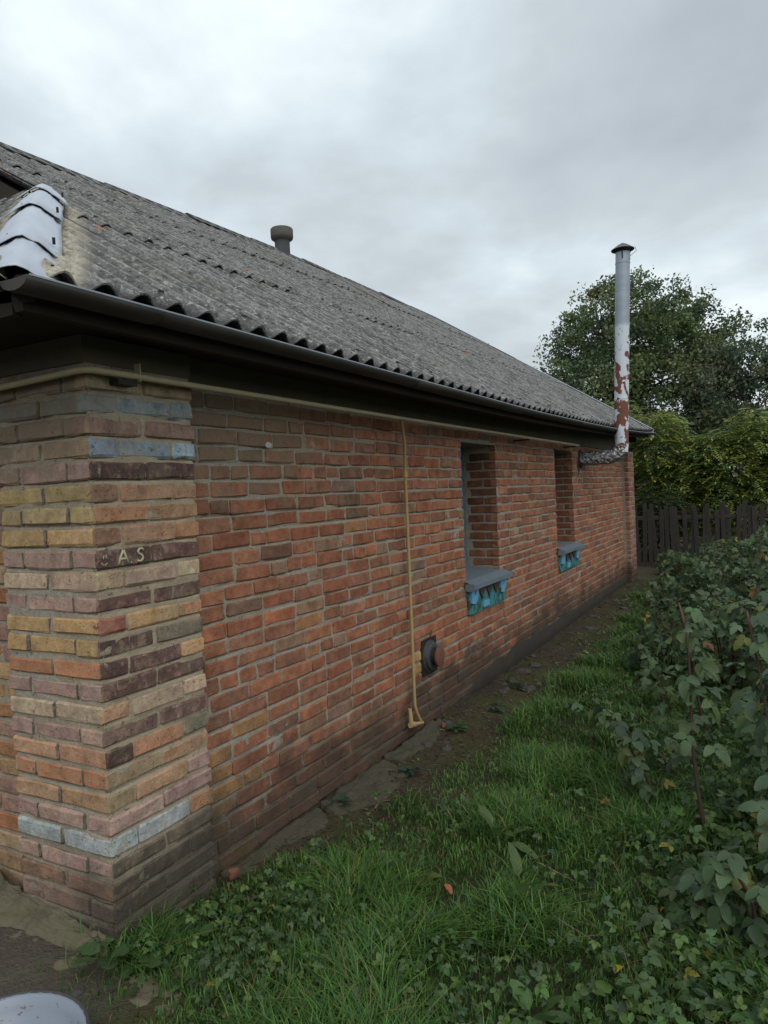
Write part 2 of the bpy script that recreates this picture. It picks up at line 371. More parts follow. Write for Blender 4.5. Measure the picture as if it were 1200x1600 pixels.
M_grass = leaf_mat('grass blade', 'attr', 1.0, 0.5, 0.25, 0.35)
def ground_mat():
    t = NT('garden soil'); x, y, z = t.xyz()
    a = t.noise(2.2, 5, 0.6); b = t.noise(16, 5, 0.7); d = t.noise(60, 3, 0.7)
    c = t.mix(b, (0.028, 0.021, 0.014), (0.080, 0.062, 0.042))
    c = t.mix(t.range(d, 0.6, 0.7, 0, 0.5), c, (0.14, 0.12, 0.09))
    moss = t.range(t.math('ADD', a, t.math('MULTIPLY', b, 0.3)), 0.60, 0.74, 0, 0.8)
    c = t.mix(moss, c, t.mix(b, (0.030, 0.034, 0.009), (0.085, 0.085, 0.030)))
    yard = t.math('MULTIPLY', t.range(y, 0.25, -0.1), t.range(x, 0.35, 0.05))
    c = t.mix(t.math('MULTIPLY', yard, 0.75), c, t.mix(b, (0.055, 0.047, 0.036), (0.14, 0.125, 0.10)))
    far = t.range(x, 0.45, 0.9); c = t.mix(t.math('MULTIPLY', far, 0.8), c, t.mix(b, (0.016, 0.021, 0.008), (0.040, 0.048, 0.018)))
    t.color(c); t.set(Roughness=0.95); t.bump(t.math('ADD', b, t.math('MULTIPLY', d, 0.6)), 1.0, 0.03); return t.mat
M_ground = ground_mat()

# ------------------------------------------------------------------ ground
def gz(x, y):
    x = np.asarray(x, float); y = np.asarray(y, float)
    z = 0.05*(vn1.fbm(x*0.9+5, y*0.9+3, 3)-0.5) + 0.035*(vn2.fbm(x*5, y*5, 3)-0.5)
    z = z + 0.085*np.exp(-((x+0.55)**2/0.8 + (y+0.1)**2/0.25))
    z = z*sstep(60, 30, np.hypot(x, y))
    return z - 0.03*sstep(0.4, 0.15, np.abs(x-0.42))*sstep(0.7, 1.4, y)*sstep(9, 6, y)
def gridlines(lo, hi, fine_lo, fine_hi, step):
    a = list(np.arange(fine_lo, fine_hi+1e-6, step)); v = fine_hi; s = step
    while v < hi: s *= 1.5; v += s; a.append(min(v, hi))
    v = fine_lo; s = step
    while v > lo: s *= 1.5; v -= s; a.insert(0, max(v, lo))
    return np.array(a)
gx = gridlines(-250, 250, -1.6, 3.4, 0.045); gy = gridlines(-250, 250, -1.2, 13, 0.06)
X, Y = np.meshgrid(gx, gy, indexing='ij'); Z = gz(X, Y); nx_, ny_ = X.shape
idx = np.arange(nx_*ny_).reshape(nx_, ny_)
gf = np.stack([idx[:-1, :-1], idx[1:, :-1], idx[1:, 1:], idx[:-1, 1:]], -1).reshape(-1, 4)
g = obj('ground', make_mesh(np.stack([X, Y, Z], -1).reshape(-1, 3), gf, M_ground, True)); tag(g, 'bare dark garden soil with patches of moss beside the house', 'ground', kind='structure')

# ------------------------------------------------------------------ the house
HOUSE = empty('brick_house'); tag(HOUSE, 'long low red brick house with grey corrugated roof and painted corner', 'house')
CH, Z0 = 0.0789, 1.41                              # course height; bottom of the course that carries the letters
BH = 0.0635
PW = 0.515                                          # pilaster width
WX = -0.10                                          # face of the long wall
YEND = 10.93; XEND = -7.2
WALL_TOP = 2.14
def course_z(k): return Z0 - CH*k                   # bottom of course k
KMIN, KMAX = -9, 18
WINS = [(3.62, 4.42, 0.905, 2.02), (6.38, 7.18, 0.925, 2.05)]
WIN_D = 0.315

def brick_shape(w, h, dep, seed, chip=1.0, wob=1.0):
    """front face +X at x=0, width along Y, height along Z, 48 triangles"""
    r = random.Random(seed); a, b = w/2, h/2
    base = [(-a, -b+.006), (-a+.007, -b), (0, -b), (a-.007, -b), (a, -b+.006), (a, b-.006), (a-.007, b), (0, b), (-a+.007, b), (-a, b-.006)]
    j = lambda s: r.uniform(-s, s)*wob
    ring = [(y+j(.0036), z+j(.0034)) for y, z in base]
    if r.random() < 0.45*chip:                        # a broken corner
        q = r.choice((0, 1, 3, 4, 5, 6, 8, 9)); ring[q] = (ring[q][0]*(1-0.02/a*r.uniform(.3, .8)), ring[q][1]*(1-0.012/b*r.uniform(.3, .9)))
    e = 0.0055
    front = [(y-math.copysign(e, y) if abs(y) > 1e-3 and abs(y) > a-0.02 else y, z-math.copysign(e, z)) for y, z in ring]
    v = [(j(.0012), y, z) for y, z in front] + [(-0.005+j(.001), y, z) for y, z in ring] + [(-dep, y, z) for y, z in ring]
    n = 10; f = [tuple(range(n))]
    for k in range(2):
        for i in range(n):
            i2 = (i+1) % n; f.append((k*n+i2, k*n+i, (k+1)*n+i, (k+1)*n+i2))
    return v, f
REDS = [(0.31,0.108,0.060),(0.34,0.122,0.066),(0.28,0.100,0.060),(0.33,0.128,0.072),(0.36,0.130,0.066),(0.29,0.122,0.078),(0.26,0.115,0.072)]
ODD = [(0.22,0.135,0.085),(0.15,0.08,0.055),(0.24,0.16,0.11),(0.34,0.16,0.075),(0.20,0.13,0.10)]
def red():
    r = rnd.random()
    c = rnd.choice(REDS) if r < 0.88 else rnd.choice(ODD)
    k = rnd.uniform(0.78, 1.15); d = rnd.uniform(.10, .46); return tuple((q*(1-d)+e_*d)*k for q, e_ in zip(c, (.335, .19, .118)))
# ---- list of the bricks of the plain walls: (pos, w, h, face, colour)
BR = []
def lay(k, u0, u1, place, colour, holes=()):
    """one course from u0 to u1; place(u, z) -> (position, face)"""
    u = u0 - rnd.choice((0.0, 0.13, 0.065, 0.19)); head = (k % 6 == 2)
    while u < u1-0.02:
        r = rnd.random()
        w = 0.122 if (head and r < 0.8) or r < 0.07 else (0.185 if r < 0.13 else 0.252)
        w += rnd.uniform(-.006, .006); jn = rnd.uniform(0.008, 0.016)
        a, b = max(u, u0+0.004), min(u+w, u1-0.004)
        z = course_z(k)+CH/2
        for (h0, h1, z0, z1) in holes:                     # stop at window openings
            if z0-0.02 < z < z1+0.01:
                if a < h0 < b: b = h0
                elif a < h1 < b: a = h1
                elif h0 <= a and b <= h1: b = a
        if b-a > 0.03:
            h = BH+rnd.uniform(-.006, .004)
            pos, face = place((a+b)/2, z+rnd.uniform(-.003, .003))
            BR.append((pos, b-a, h, face, colour((a+b)/2, z)))
        u += w+jn
def long_colour(y, z):
    if 2.56 < y < 2.76 and 0.36 < z < 0.62: return (0.42, 0.28, 0.12)
    if y < 0.95 and z < 0.62 and rnd.random() < 0.3: return (0.33, 0.19, 0.09)
    return red()
for k in range(KMIN, KMAX+1):
    if course_z(k)+CH > WALL_TOP+0.01 or course_z(k) < -0.09: continue
    lay(k, PW, YEND-PW, lambda u, z: ((WX+rnd.uniform(-.0035, .0035), u, z+rnd.uniform(-.003, .003)), '+x'), long_colour, WINS)
    def left_colour(x, z):
        c = rnd.choice([(0.36,0.19,0.10),(0.40,0.26,0.14),(0.33,0.20,0.16),(0.36,0.16,0.08),(0.42,0.30,0.19)]); q = rnd.uniform(.85, 1.1); return tuple(v*q for v in c)
    lay(k, PW, -XEND, lambda u, z: ((-u, 0.10+rnd.uniform(-.003, .003), z), '-y'), left_colour)
    z = course_z(k)+CH/2
    for (y0, y1, z0, z1) in WINS:                           # window jambs, brick faces looking along the wall
        if z0 < z < z1-0.02:
            off = 0.0 if k % 2 else 0.125
            xs = [0, 0.122+.0, 0.38] if k % 2 else [0, 0.255, 0.38]
            for i in range(2):
                a, b = xs[i]+(.01 if i else 0.012), min(xs[i+1], WIN_D-0.03)
                if b-a < .03: continue
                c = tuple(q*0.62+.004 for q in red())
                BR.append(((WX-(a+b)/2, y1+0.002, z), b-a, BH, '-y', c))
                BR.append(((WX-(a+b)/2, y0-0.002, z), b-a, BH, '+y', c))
ROT = {'+x': 0.0, '-y': -math.pi/2, '+y': math.pi/2, '-x': math.pi}
NORM = {'+x': (1,0,0), '-y': (0,-1,0), '+y': (0,1,0), '-x': (-1,0,0)}
def shown(b):                                               # projected size in the photograph
    p = np.array(b[0]); d = CAM-p; r = np.linalg.norm(d); cs = float(np.dot(d/r, NORM[b[3]]))
    q = p-CAM; dz = q@F_; u = 600+1124.3*(q@RR)/dz; v_ = 800-1124.3*(q@UU)/dz
    return b[1]*b[2]*max(cs, 0)/r**2 if dz > 0 and -20 < u < 1220 and -20 < v_ < 1620 else 0.0
order = sorted(range(len(BR)), key=lambda i: -shown(BR[i]))
near = set(order[:300])
WALL_L = empty('wall'); WALL_L.parent = HOUSE
SHAPES = {}
def brick_me(w, mat):
    q = round(w/0.008)*0.008; key = (q, rnd.randrange(3))
    if key not in SHAPES:
        v, f = brick_shape(q, BH, 0.06, hash(key) % 99991); SHAPES[key] = make_mesh(v, f, mat, name='brick')
    return SHAPES[key], q
bv, bf, bc = [], [], []
for i, b in enumerate(BR):
    pos, w, h, face, colr = b
    if i in near:
        me, q = brick_me(w, M_brick)
        o = obj('brick', me, WALL_L, pos); o.rotation_euler = (rnd.gauss(0, .009), rnd.uniform(-.025, .025), ROT[face]+rnd.uniform(-.012, .012))
        o.scale = (1, w/q, h/BH); o.color = (*colr, 1)
    else:
        v, f = brick_shape(w, h, 0.06, i); v = np.array(v); a = ROT[face]; n = len(bv)
        c, s = math.cos(a), math.sin(a)
        v = np.c_[v[:, 0]*c-v[:, 1]*s, v[:, 0]*s+v[:, 1]*c, v[:, 2]] + np.array(pos)
        bv += v.tolist(); bf += [tuple(t+n for t in q) for q in f]; bc += [colr]*len(v)
o = obj('smaller_bricks', make_mesh(bv, bf, M_brick_s, col=bc), WALL_L); o['kind'] = 'stuff'

# ---- mortar bed behind the bricks, uneven, standing proud here and there
def mortar_sheet(name, place, u0, u1, z0, z1, holes, seed, recess=0.0070, amp=0.0060):
    us = [u0]; zs = [z0]
    cuts = sorted({u1, *[h[0] for h in holes], *[h[1] for h in holes]}); cz = sorted({z1, *[h[2] for h in holes], *[h[3] for h in holes]})
    for c in cuts: us += list(np.linspace(us[-1], c, max(1, int(round((c-us[-1])/0.022)))+1)[1:])
    for c in cz: zs += list(np.linspace(zs[-1], c, max(1, int(round((c-zs[-1])/0.0085)))+1)[1:])
    us, zs = np.array(us), np.array(zs); A, B = np.meshgrid(us, zs, indexing='ij')
    nz = VNoise(seed); d = -recess + amp*2*(nz.fbm(A*9, B*14, 3)-0.5) + 0.006*(nz.fbm(A*2+4, B*2+9, 2)-0.45)
    ph = (B-Z0) % CH; d = d - 0.016*sstep(.42, .60, nz.fbm(A*5+31, np.floor((B-Z0)/CH+.5)*3.7, 3))*np.exp(-((ph-.0025)/.0045)**2)
    V = place(A.ravel(), B.ravel(), d.ravel()); idx = np.arange(A.size).reshape(A.shape)
    F = np.stack([idx[:-1, :-1], idx[1:, :-1], idx[1:, 1:], idx[:-1, 1:]], -1).reshape(-1, 4)
    uc = (A[:-1, :-1]+A[1:, 1:]).ravel()/2; zc = (B[:-1, :-1]+B[1:, 1:]).ravel()/2; keep = np.ones(len(F), bool)
    for h in holes: keep &= ~((uc > h[0]) & (uc < h[1]) & (zc > h[2]) & (zc < h[3]))
    return obj(name, make_mesh(V, F[keep], M_mortar, True), WALL_L)
mortar_sheet('mortar', lambda u, z, d: np.c_[WX+d, u, z], PW-0.06, YEND-PW+0.06, -0.12, WALL_TOP, WINS, 11)
mortar_sheet('mortar', lambda u, z, d: np.c_[-u, 0.10-d, z][:, :], PW-0.06, -XEND, -0.12, WALL_TOP, [], 12)
for (y0, y1, z0, z1) in WINS:                               # mortar of jambs, head and the bed under the sill
    m_ = MB(); xi = WX-0.012; xo = WX-WIN_D-0.02
    m_.box((xo, y1+0.008, z0), (xi-.004, y1+0.05, z1)); m_.box((xo, y0-0.05, z0), (xi-.004, y0-0.008, z1))
    m_.box((xo, y0-.05, z1), (xi-.002, y1+.05, z1+0.06)); m_.box((xo, y0-.05, z0-0.05), (xi-.004, y1+.05, z0-0.004))
    m_.build('mortar', M_mortar, WALL_L)
cr = MB()                                                    # inner core of the walls, closes the house
cr.box((XEND+.1, 0.40, -0.15), (WX-WIN_D-0.06, YEND-0.3, 2.10)); cr.box((XEND, YEND-0.28, -.15), (WX-0.02, YEND-0.02, 2.12))
cr.box((XEND, 0.2, -.15), (XEND+.08, YEND-.3, 2.12))
cr.build('wall_core', M_mortar, WALL_L)

# ---- painted corner pilaster: every brick its own mesh, its two outer faces painted separately
PIL = empty('corner_pilaster'); PIL.parent = HOUSE; PIL['label'] = 'corner of the house with bricks painted in mauve, blue, ochre and maroon'
T = dict(tan=(0.36,0.265,0.175), pal=(0.41,0.315,0.22), blu=(0.205,0.30,0.37), bl2=(0.175,0.245,0.275), bl3=(0.27,0.40,0.52), dpu=(0.070,0.036,0.042), pur=(0.125,0.058,0.060),
         mau=(0.33,0.215,0.19), mbr=(0.225,0.14,0.115), och=(0.37,0.275,0.125), oye=(0.42,0.265,0.115), org=(0.36,0.165,0.085), ore=(0.37,0.145,0.075), red=(0.25,0.085,0.06),
         otn=(0.35,0.20,0.115), oli=(0.24,0.18,0.10), grn=(0.15,0.15,0.11), brn=(0.20,0.10,0.065), drk=(0.07,0.055,0.045), gry=(0.12,0.105,0.085), wbl=(0.30,0.35,0.385), lb=(0.25,0.30,0.33))
LONG = {-9:('tan','tan'), -8:('tan','oli','tan'), -7:('bl2','bl2','bl2'), -6:('mbr','mbr'), -5:('blu','blu','bl3'), -4:('dpu','dpu'), -3:('brn','otn','otn'), -2:('org','otn'), -1:('brn','otn','org'),
        0:('dpu','pur'), 1:('tan','pal','pal'), 2:('pur','pur'), 3:('red','oye','org'), 4:('dpu','grn'), 5:('dpu','pur','oye'), 6:('pur','pur'), 7:('otn','pal','pal'), 8:('pur','pur'), 9:('dpu','org','grn'),
        10:('oli','otn'), 11:('oli','otn','mau'), 12:('mau','mau'), 13:('lb','lb','org'), 14:('gry','gry'), 15:('drk','gry','drk'), 16:('drk','gry'), 17:('gry','gry','gry'), 18:('gry','gry')}
LEFT = {-9:'tan', -8:'tan', -7:'bl2', -6:'mbr', -5:'tan', -4:'mau', -3:'och', -2:'och', -1:'oye', 0:'mau', 1:'pal', 2:'mau', 3:'oye', 4:'oye', 5:'ore', 6:'mau', 7:'pal', 8:'mau', 9:'otn', 10:'org', 11:'otn',
        12:'mau', 13:'wbl', 14:'mau', 15:'brn', 16:'mbr', 17:'gry', 18:'gry'}
for q_ in T: T[q_] = tuple((a*.80+b*.20)*(1.0 if max(a_ for a_ in T[q_]) < .16 else 1.30) for a, b in zip(T[q_], (.25, .195, .145)))
def vary(c, s=0.12):
    k = rnd.uniform(1-s, 1+s); return tuple(q*k*rnd.uniform(.96, 1.04) for q in c)
def pil_brick(x0, x1, y0, y1, z0, z1, c_long, c_left, seed):
    """box brick with rounded wobbly outer edges; +x faces get one paint, -y faces the other"""
    r = random.Random(seed); e = 0.007; j = lambda s=.0032: r.uniform(-s, s)
    ym, xm = (y0+y1)/2, (x0+x1)/2
    def ring(z, ins):
        return [(x0, y0+ins+j(), z+j()), (xm, y0+ins+j(), z+j()), (x1-e, y0+ins+j(), z+j()), (x1-ins+j(), y0+e, z+j()), (x1-ins+j(), ym, z+j()), (x1-ins+j(), y1-.001, z+j()), (x0, y1-.001, z)]
    R4 = [ring(z0, e), ring(z0+e, j(.001)), ring(z1-e, j(.001)), ring(z1, e)]
    v = [p for q in R4 for p in q]; n = 7; f = []; side = []
    for k in range(3):
        for i in range(n):
            i2 = (i+1) % n; f.append((k*n+i, k*n+i2, (k+1)*n+i2, (k+1)*n+i)); side.append(i)
    f.append(tuple(range(n-1, -1, -1))); f.append(tuple(3*n+i for i in range(n))); side += [2, 2]
    me = bpy.data.meshes.new('brick'); me.from_pydata(v, [], f)
    a = me.color_attributes.new('Col', 'FLOAT_COLOR', 'CORNER')
    for p in me.polygons:
        c = c_left if side[p.index] in (0, 1) else c_long
        for li in p.loop_indices: a.data[li].color = (*c, 1)
    me.materials.append(M_paint); return me
def pil_course(k, sgn_y=1, ybase=0.0, paint=True):
    z0 = course_z(k)+rnd.uniform(.004, .007); z1 = z0+BH-.002+rnd.uniform(-.003, .003); two = (k % 2 == 0)
    jx = rnd.uniform(-.004, .004); jy = rnd.uniform(-.004, .004)
    lc = LONG[k]; el = LEFT[k]; S = 1000+k*10
    def put(x0, x1, y0, y1, a, b, q):
        # split into halves of the same brick where the far face is not painted is not needed: one brick, one mesh
        jx = rnd.uniform(-.004, .004); jy = rnd.uniform(-.004, .004); dz0, dz1 = rnd.uniform(-.003, .003), rnd.uniform(-.003, .003)
        obj('brick', pil_brick(x0+jx, x1+jx, y0+jy, y1+jy, z0+dz0, z1+dz1, vary(T[a]), vary(T[b]), S+q), PIL)
    if two:                                                   # corner brick runs along the long wall
        put(-.118, 0, 0, .248, lc[0], el, 0); put(-.118, 0, .262, PW, lc[1], el, 1)
        put(-.380, -.130, 0, .12, 'gry', el, 2); put(-PW, -.393, 0, .12, 'gry', el, 3)
    else:                                                     # corner brick runs along the gable side
        put(-.248, 0, 0, .118, lc[0], el, 0); put(-.118, 0, .130, .380, lc[1], el, 1); put(-.118, 0, .393, PW, lc[2], el, 2)
        put(-PW, -.262, 0, .12, 'gry', el, 3)
for k in range(KMIN, KMAX+1):
    if course_z(k) > -0.1 and course_z(k)+CH < WALL_TOP+.01: pil_course(k)
def pil_mortar():
    def sheet(place, u1, seed):
        us = np.linspace(0.004, u1, 30); zs = np.linspace(-0.12, WALL_TOP, 260); A, B = np.meshgrid(us, zs, indexing='ij'); nz = VNoise(seed)
        d = -0.0070 + 0.012*(nz.fbm(A*11, B*16, 3)-0.5); ph = (B-Z0) % CH; d = d - 0.018*sstep(.42, .60, nz.fbm(A*5+31, np.floor((B-Z0)/CH+.5)*3.7, 3))*np.exp(-((ph-.003)/.005)**2); d = np.where(A < 0.03, np.minimum(d, -0.006), d)
        V = place(A.ravel(), B.ravel(), d.ravel()); idx = np.arange(A.size).reshape(A.shape)
        F = np.stack([idx[:-1, :-1], idx[1:, :-1], idx[1:, 1:], idx[:-1, 1:]], -1).reshape(-1, 4)
        return V, F
    V1, F1 = sheet(lambda u, z, d: np.c_[d, u, z], PW-.006, 21); V2, F2 = sheet(lambda u, z, d: np.c_[-u, -d, z], PW-.006, 22)
    obj('mortar', make_mesh(V1, F1, M_mortar, True), PIL); obj('mortar', make_mesh(V2, F2, M_mortar, True), PIL)
    m_ = MB(); m_.box((WX-.05, .12, -.12), (-.02, PW-.01, WALL_TOP)); m_.box((-PW+.01, .02, -.12), (-.02, .12, WALL_TOP)); m_.build('mortar', M_mortar, PIL)
pil_mortar()
# letters and a smile scratched in cream paint on one dark brick
def letters():
    zc = course_z(0)+0.0375
    def stroke(m_, pts, w, x=0.0050):
        m_.tube([(x, y, zc+z) for y, z in pts], w, 6)
    def one(name, curves, w):
        m_ = MB()
        for c in curves: stroke(m_, c, w)
        m_.build(name, M_pale, PIL, True)
    one('letter_A', [[(.096, -.025), (.106, .002), (.119, .026)], [(.119, .026), (.130, .000), (.141, -.024)], [(.104, -.006), (.134, -.006)]], .0044)
    one('full_stop', [[(.152, -.0225), (.155, -.0225)]], .0034)
    cS = [(.214, .017), (.206, .0245), (.194, .0235), (.187, .015), (.192, .006), (.203, .001), (.210, -.007), (.207, -.017), (.196, -.0225), (.183, -.019)]
    one('letter_S', [cS], .0044)
    one('smile', [[(.020, -.012), (.027, -.0195), (.037, -.0205), (.047, -.014)], [(.030, .000), (.033, .013)], [(.040, .001), (.043, .014)]], .0017)
letters()
# far corner pilaster
fp = empty('far_pilaster'); fp.parent = HOUSE
m_ = MB(); m_.box((WX-.05, YEND-PW+.008, -.12), (-.008, YEND-.008, WALL_TOP)); m_.build('mortar', M_mortar, fp)
for k in range(KMIN, KMAX+1):
    if not (course_z(k) > -0.1 and course_z(k)+CH < WALL_TOP+.01): continue
    seg = [(0, .25), (.262, PW)] if k % 2 else [(0, .12), (.132, .38), (.392, PW)]
    for a, b in seg:
        me, q = brick_me(b-a, M_brick); o = obj('brick', me, fp, (rnd.uniform(-.002, .002), YEND-PW+(a+b)/2, course_z(k)+CH/2)); o.scale = (1, (b-a)/q, 1)
        o.color = (*rnd.choice([(0.27,0.13,0.10), (0.24,0.10,0.07), (0.30,0.17,0.14)]), 1)
# plinth of dark cement along the foot of the long wall
def plinth():
    ys = np.linspace(2.9, YEND-.52, 130); prof = [(-.02, -.15), (0.022, -.15), (0.020, .02), (0.016, None), (-.02, None)]
    nz = VNoise(31); V = []
    for y in ys:
        top = 0.115+0.16*(nz.fbm(y*2.3, 2.2, 4)-.5) - 0.13*float(sstep(4.0, 2.9, y))
        for x, z in prof: V.append((WX+x+0.03*(nz.fbm(y*7, (z or top)*6, 4)-.5), y, top if z is None else z))
    n = len(prof); F = [(i*n+k, i*n+k+1, (i+1)*n+k+1, (i+1)*n+k) for i in range(len(ys)-1) for k in range(n-1)]
    F.append(tuple(range(n))); F.append(tuple((len(ys)-1)*n+k for k in range(n-1, -1, -1)))
    obj('plinth', make_mesh(V, F, M_plinth, True), HOUSE)
plinth()
# plastered beam course above the bricks, wall plate
m_ = MB(); m_.box((WX-.25, .02, WALL_TOP-.01), (WX+.012, YEND, 2.36)); m_.box((XEND, .112-.02, WALL_TOP-.01), (WX-.25, .3, 2.36)); m_.box((-PW, -.006, WALL_TOP-.002), (-.004, PW, 2.235)); m_.build('plaster_band', M_plaster, HOUSE)
# lime splash on a brick of the long wall
m_ = MB(); n = 9; pts = [(WX+.0035, 1.14+.028*math.cos(a)*rnd.uniform(.6, 1.2), 1.90+.020*math.sin(a)*rnd.uniform(.6, 1.2)) for a in np.linspace(0, 6.28, n, endpoint=False)]
m_.add(pts+[(WX+.007, 1.14, 1.90)], [(i, (i+1) % n, n) for i in range(n)]); m_.build('lime_splash', M_white, HOUSE)

# ---- windows with zinc sills and the carved blue apron below
for wi, (y0, y1, z0, z1) in enumerate(WINS):
    W = empty('window'); W.parent = HOUSE; W['label'] = 'deep window with blue frame, grey metal sill and peeling blue carved apron'
    xf = WX-WIN_D+.005
    m_ = MB(); t = .05
    m_.box((xf-.05, y0+.002, z0), (xf, y0+t, z1)); m_.box((xf-.05, y1-t, z0), (xf, y1-.002, z1)); m_.box((xf-.049, y0+t, z1-t), (xf-.001, y1-t, z1)); m_.box((xf-.049, y0+t, z0), (xf-.001, y1-t, z0+t)); m_.box((xf-.047, (y0+y1)/2-.02, z0+t), (xf-.003, (y0+y1)/2+.02, z1-t))
    bevel(m_.build('frame', M_frame, W), .004)
    m_ = MB(); m_.box((xf-.031, y0+t, z0+t), (xf-.027, (y0+y1)/2-.02, z1-t)); m_.build('pane', M_glass, W)
    m_ = MB(); m_.box((xf-.031, (y0+y1)/2+.02, z0+t), (xf-.027, y1-t, z1-t)); m_.build('pane', M_glass, W)
    # sill: sloping sheet with a folded lip
    m_ = MB(); a, b = y0-.045, y1+.075; xo = -.012
    top = [(xf+.002, y0+.004, z0+.035), (xf+.002, y1-.004, z0+.035), (WX+.004, y1-.004, z0+.002), (WX+.004, b, z0+.002), (xo, b+.004, z0-.030), (xo, a-.004, z0-.030), (WX+.004, a, z0+.002), (WX+.004, y0+.004, z0+.002)]
    th = .004; n = len(top); m_.add(top+[(x, y, z-th) for x, y, z in top], [tuple(range(n)), tuple(range(2*n-1, n-1, -1))]+[(i, i+n, (i+1) % n+n, (i+1) % n) for i in range(n)])
    so = m_.build('sill', M_sill, W)
    m_ = MB(); m_.box((xo-.003, a-.006, z0-.062), (xo+.002, b+.006, z0-.029)); m_.box((WX+.01, a-.007, z0-.075), (xo-.003, a-.003, z0-.018)); m_.build('sill_lip', M_sill, so)
    m_ = MB(); n = 24; ys = np.linspace(y0+.01, y1-.01, n)
    # apron: backing board and a sawtooth board on it
    za, zb = z0-.275, z0-.070
    A = MB(); A.box((WX-.005, y0+.0, za), (WX+.022, y1+.065, zb)); bo = bevel(A.build('apron_board', M_teal, W), .004)
    nt_ = 5; ww = (y1+.06-y0)/nt_
    for q in range(nt_):
        ya = y0+q*ww+.004; yb = ya+ww-.008; ym = (ya+yb)/2; zt = zb+.004; zl = zb-.105
        prof = [(ya, zt), (yb, zt), (yb-.012 if q in (0, 4) else yb-.03, zb-.045 if q not in (0, 4) else zb-.062), (ym, zl if q not in (0, 4) else zb-.125), (ya+.03 if q not in (0, 4) else ya+.006, zb-.045 if q not in (0, 4) else zb-.11)]
        Q = MB(); k = len(prof); x1 = WX+.040 if q in (0, 4) else WX+.034
        Q.add([(WX+.023, y, z) for y, z in prof]+[(x1, y, z) for y, z in prof], [tuple(range(k-1, -1, -1)), tuple(range(k, 2*k))]+[(i, (i+1) % k, (i+1) % k+k, i+k) for i in range(k)])
        o = Q.build('carved_tooth', M_blue if q in (0, 4) else M_bare, bo); o.data.update()
    Q = MB(); Q.box((WX+.023, y0+.30, za+.02), (WX+.031, y0+.42, za+.075), .004); Q.build('paint_chip', M_blue, bo)

# ---- round flue terminal on the lower wall
V_ = empty('wall_vent'); V_.parent = HOUSE; V_['label'] = 'round tin vent on a dark plate low on the wall'
def ring_stub(name, prof, mat, cyv, czv, parent, n=28, cap=True):
    m_ = MB(); vs_ = []; fs_ = []
    for x, r in prof:
        for k in range(n):
            a = 2*math.pi*k/n; vs_.append((x, cyv+r*math.cos(a), czv+r*math.sin(a)))
    for i in range(len(prof)-1):
        for k in range(n):
            k2 = (k+1) % n; fs_.append((i*n+k, i*n+k2, (i+1)*n+k2, (i+1)*n+k))
    if cap: fs_.append(tuple((len(prof)-1)*n+k for k in range(n)))
    m_.add(vs_, fs_); return autosmooth(m_.build(name, mat, parent))
VY, VZ = 2.86, 0.475
m_ = MB(); m_.box((WX-.01, VY-.115, VZ-.125), (WX+.008, VY+.125, VZ+.125), .004); bevel(m_.build('plate', M_black, V_), .003)
ring_stub('flange', [(WX+.005, .112), (WX+.016, .112), (WX+.018, .105), (WX+.018, .085)], M_tin, VY, VZ, V_)
ring_stub('flange', [(WX+.018, .098), (WX+.040, .096), (WX+.043, .090), (WX+.043, .07)], M_tin, VY, VZ, V_)
ring_stub('pipe_stub', [(WX+.043, .062), (WX+.090, .062)], M_black, VY, VZ, V_, cap=False)
ring_stub('end_cap', [(WX+.080, .0705), (WX+.095, .070), (WX+.097, .066), (WX+.098, .0)], M_shard, VY, VZ, V_, cap=False)
m_ = MB(); m_.tube([(WX+.02, VY-.02, VZ+.115), (WX+.03, VY-.01, VZ+.15), (WX+.02, VY+.025, VZ+.175)], .003, 5); m_.build('wire', M_black, V_)

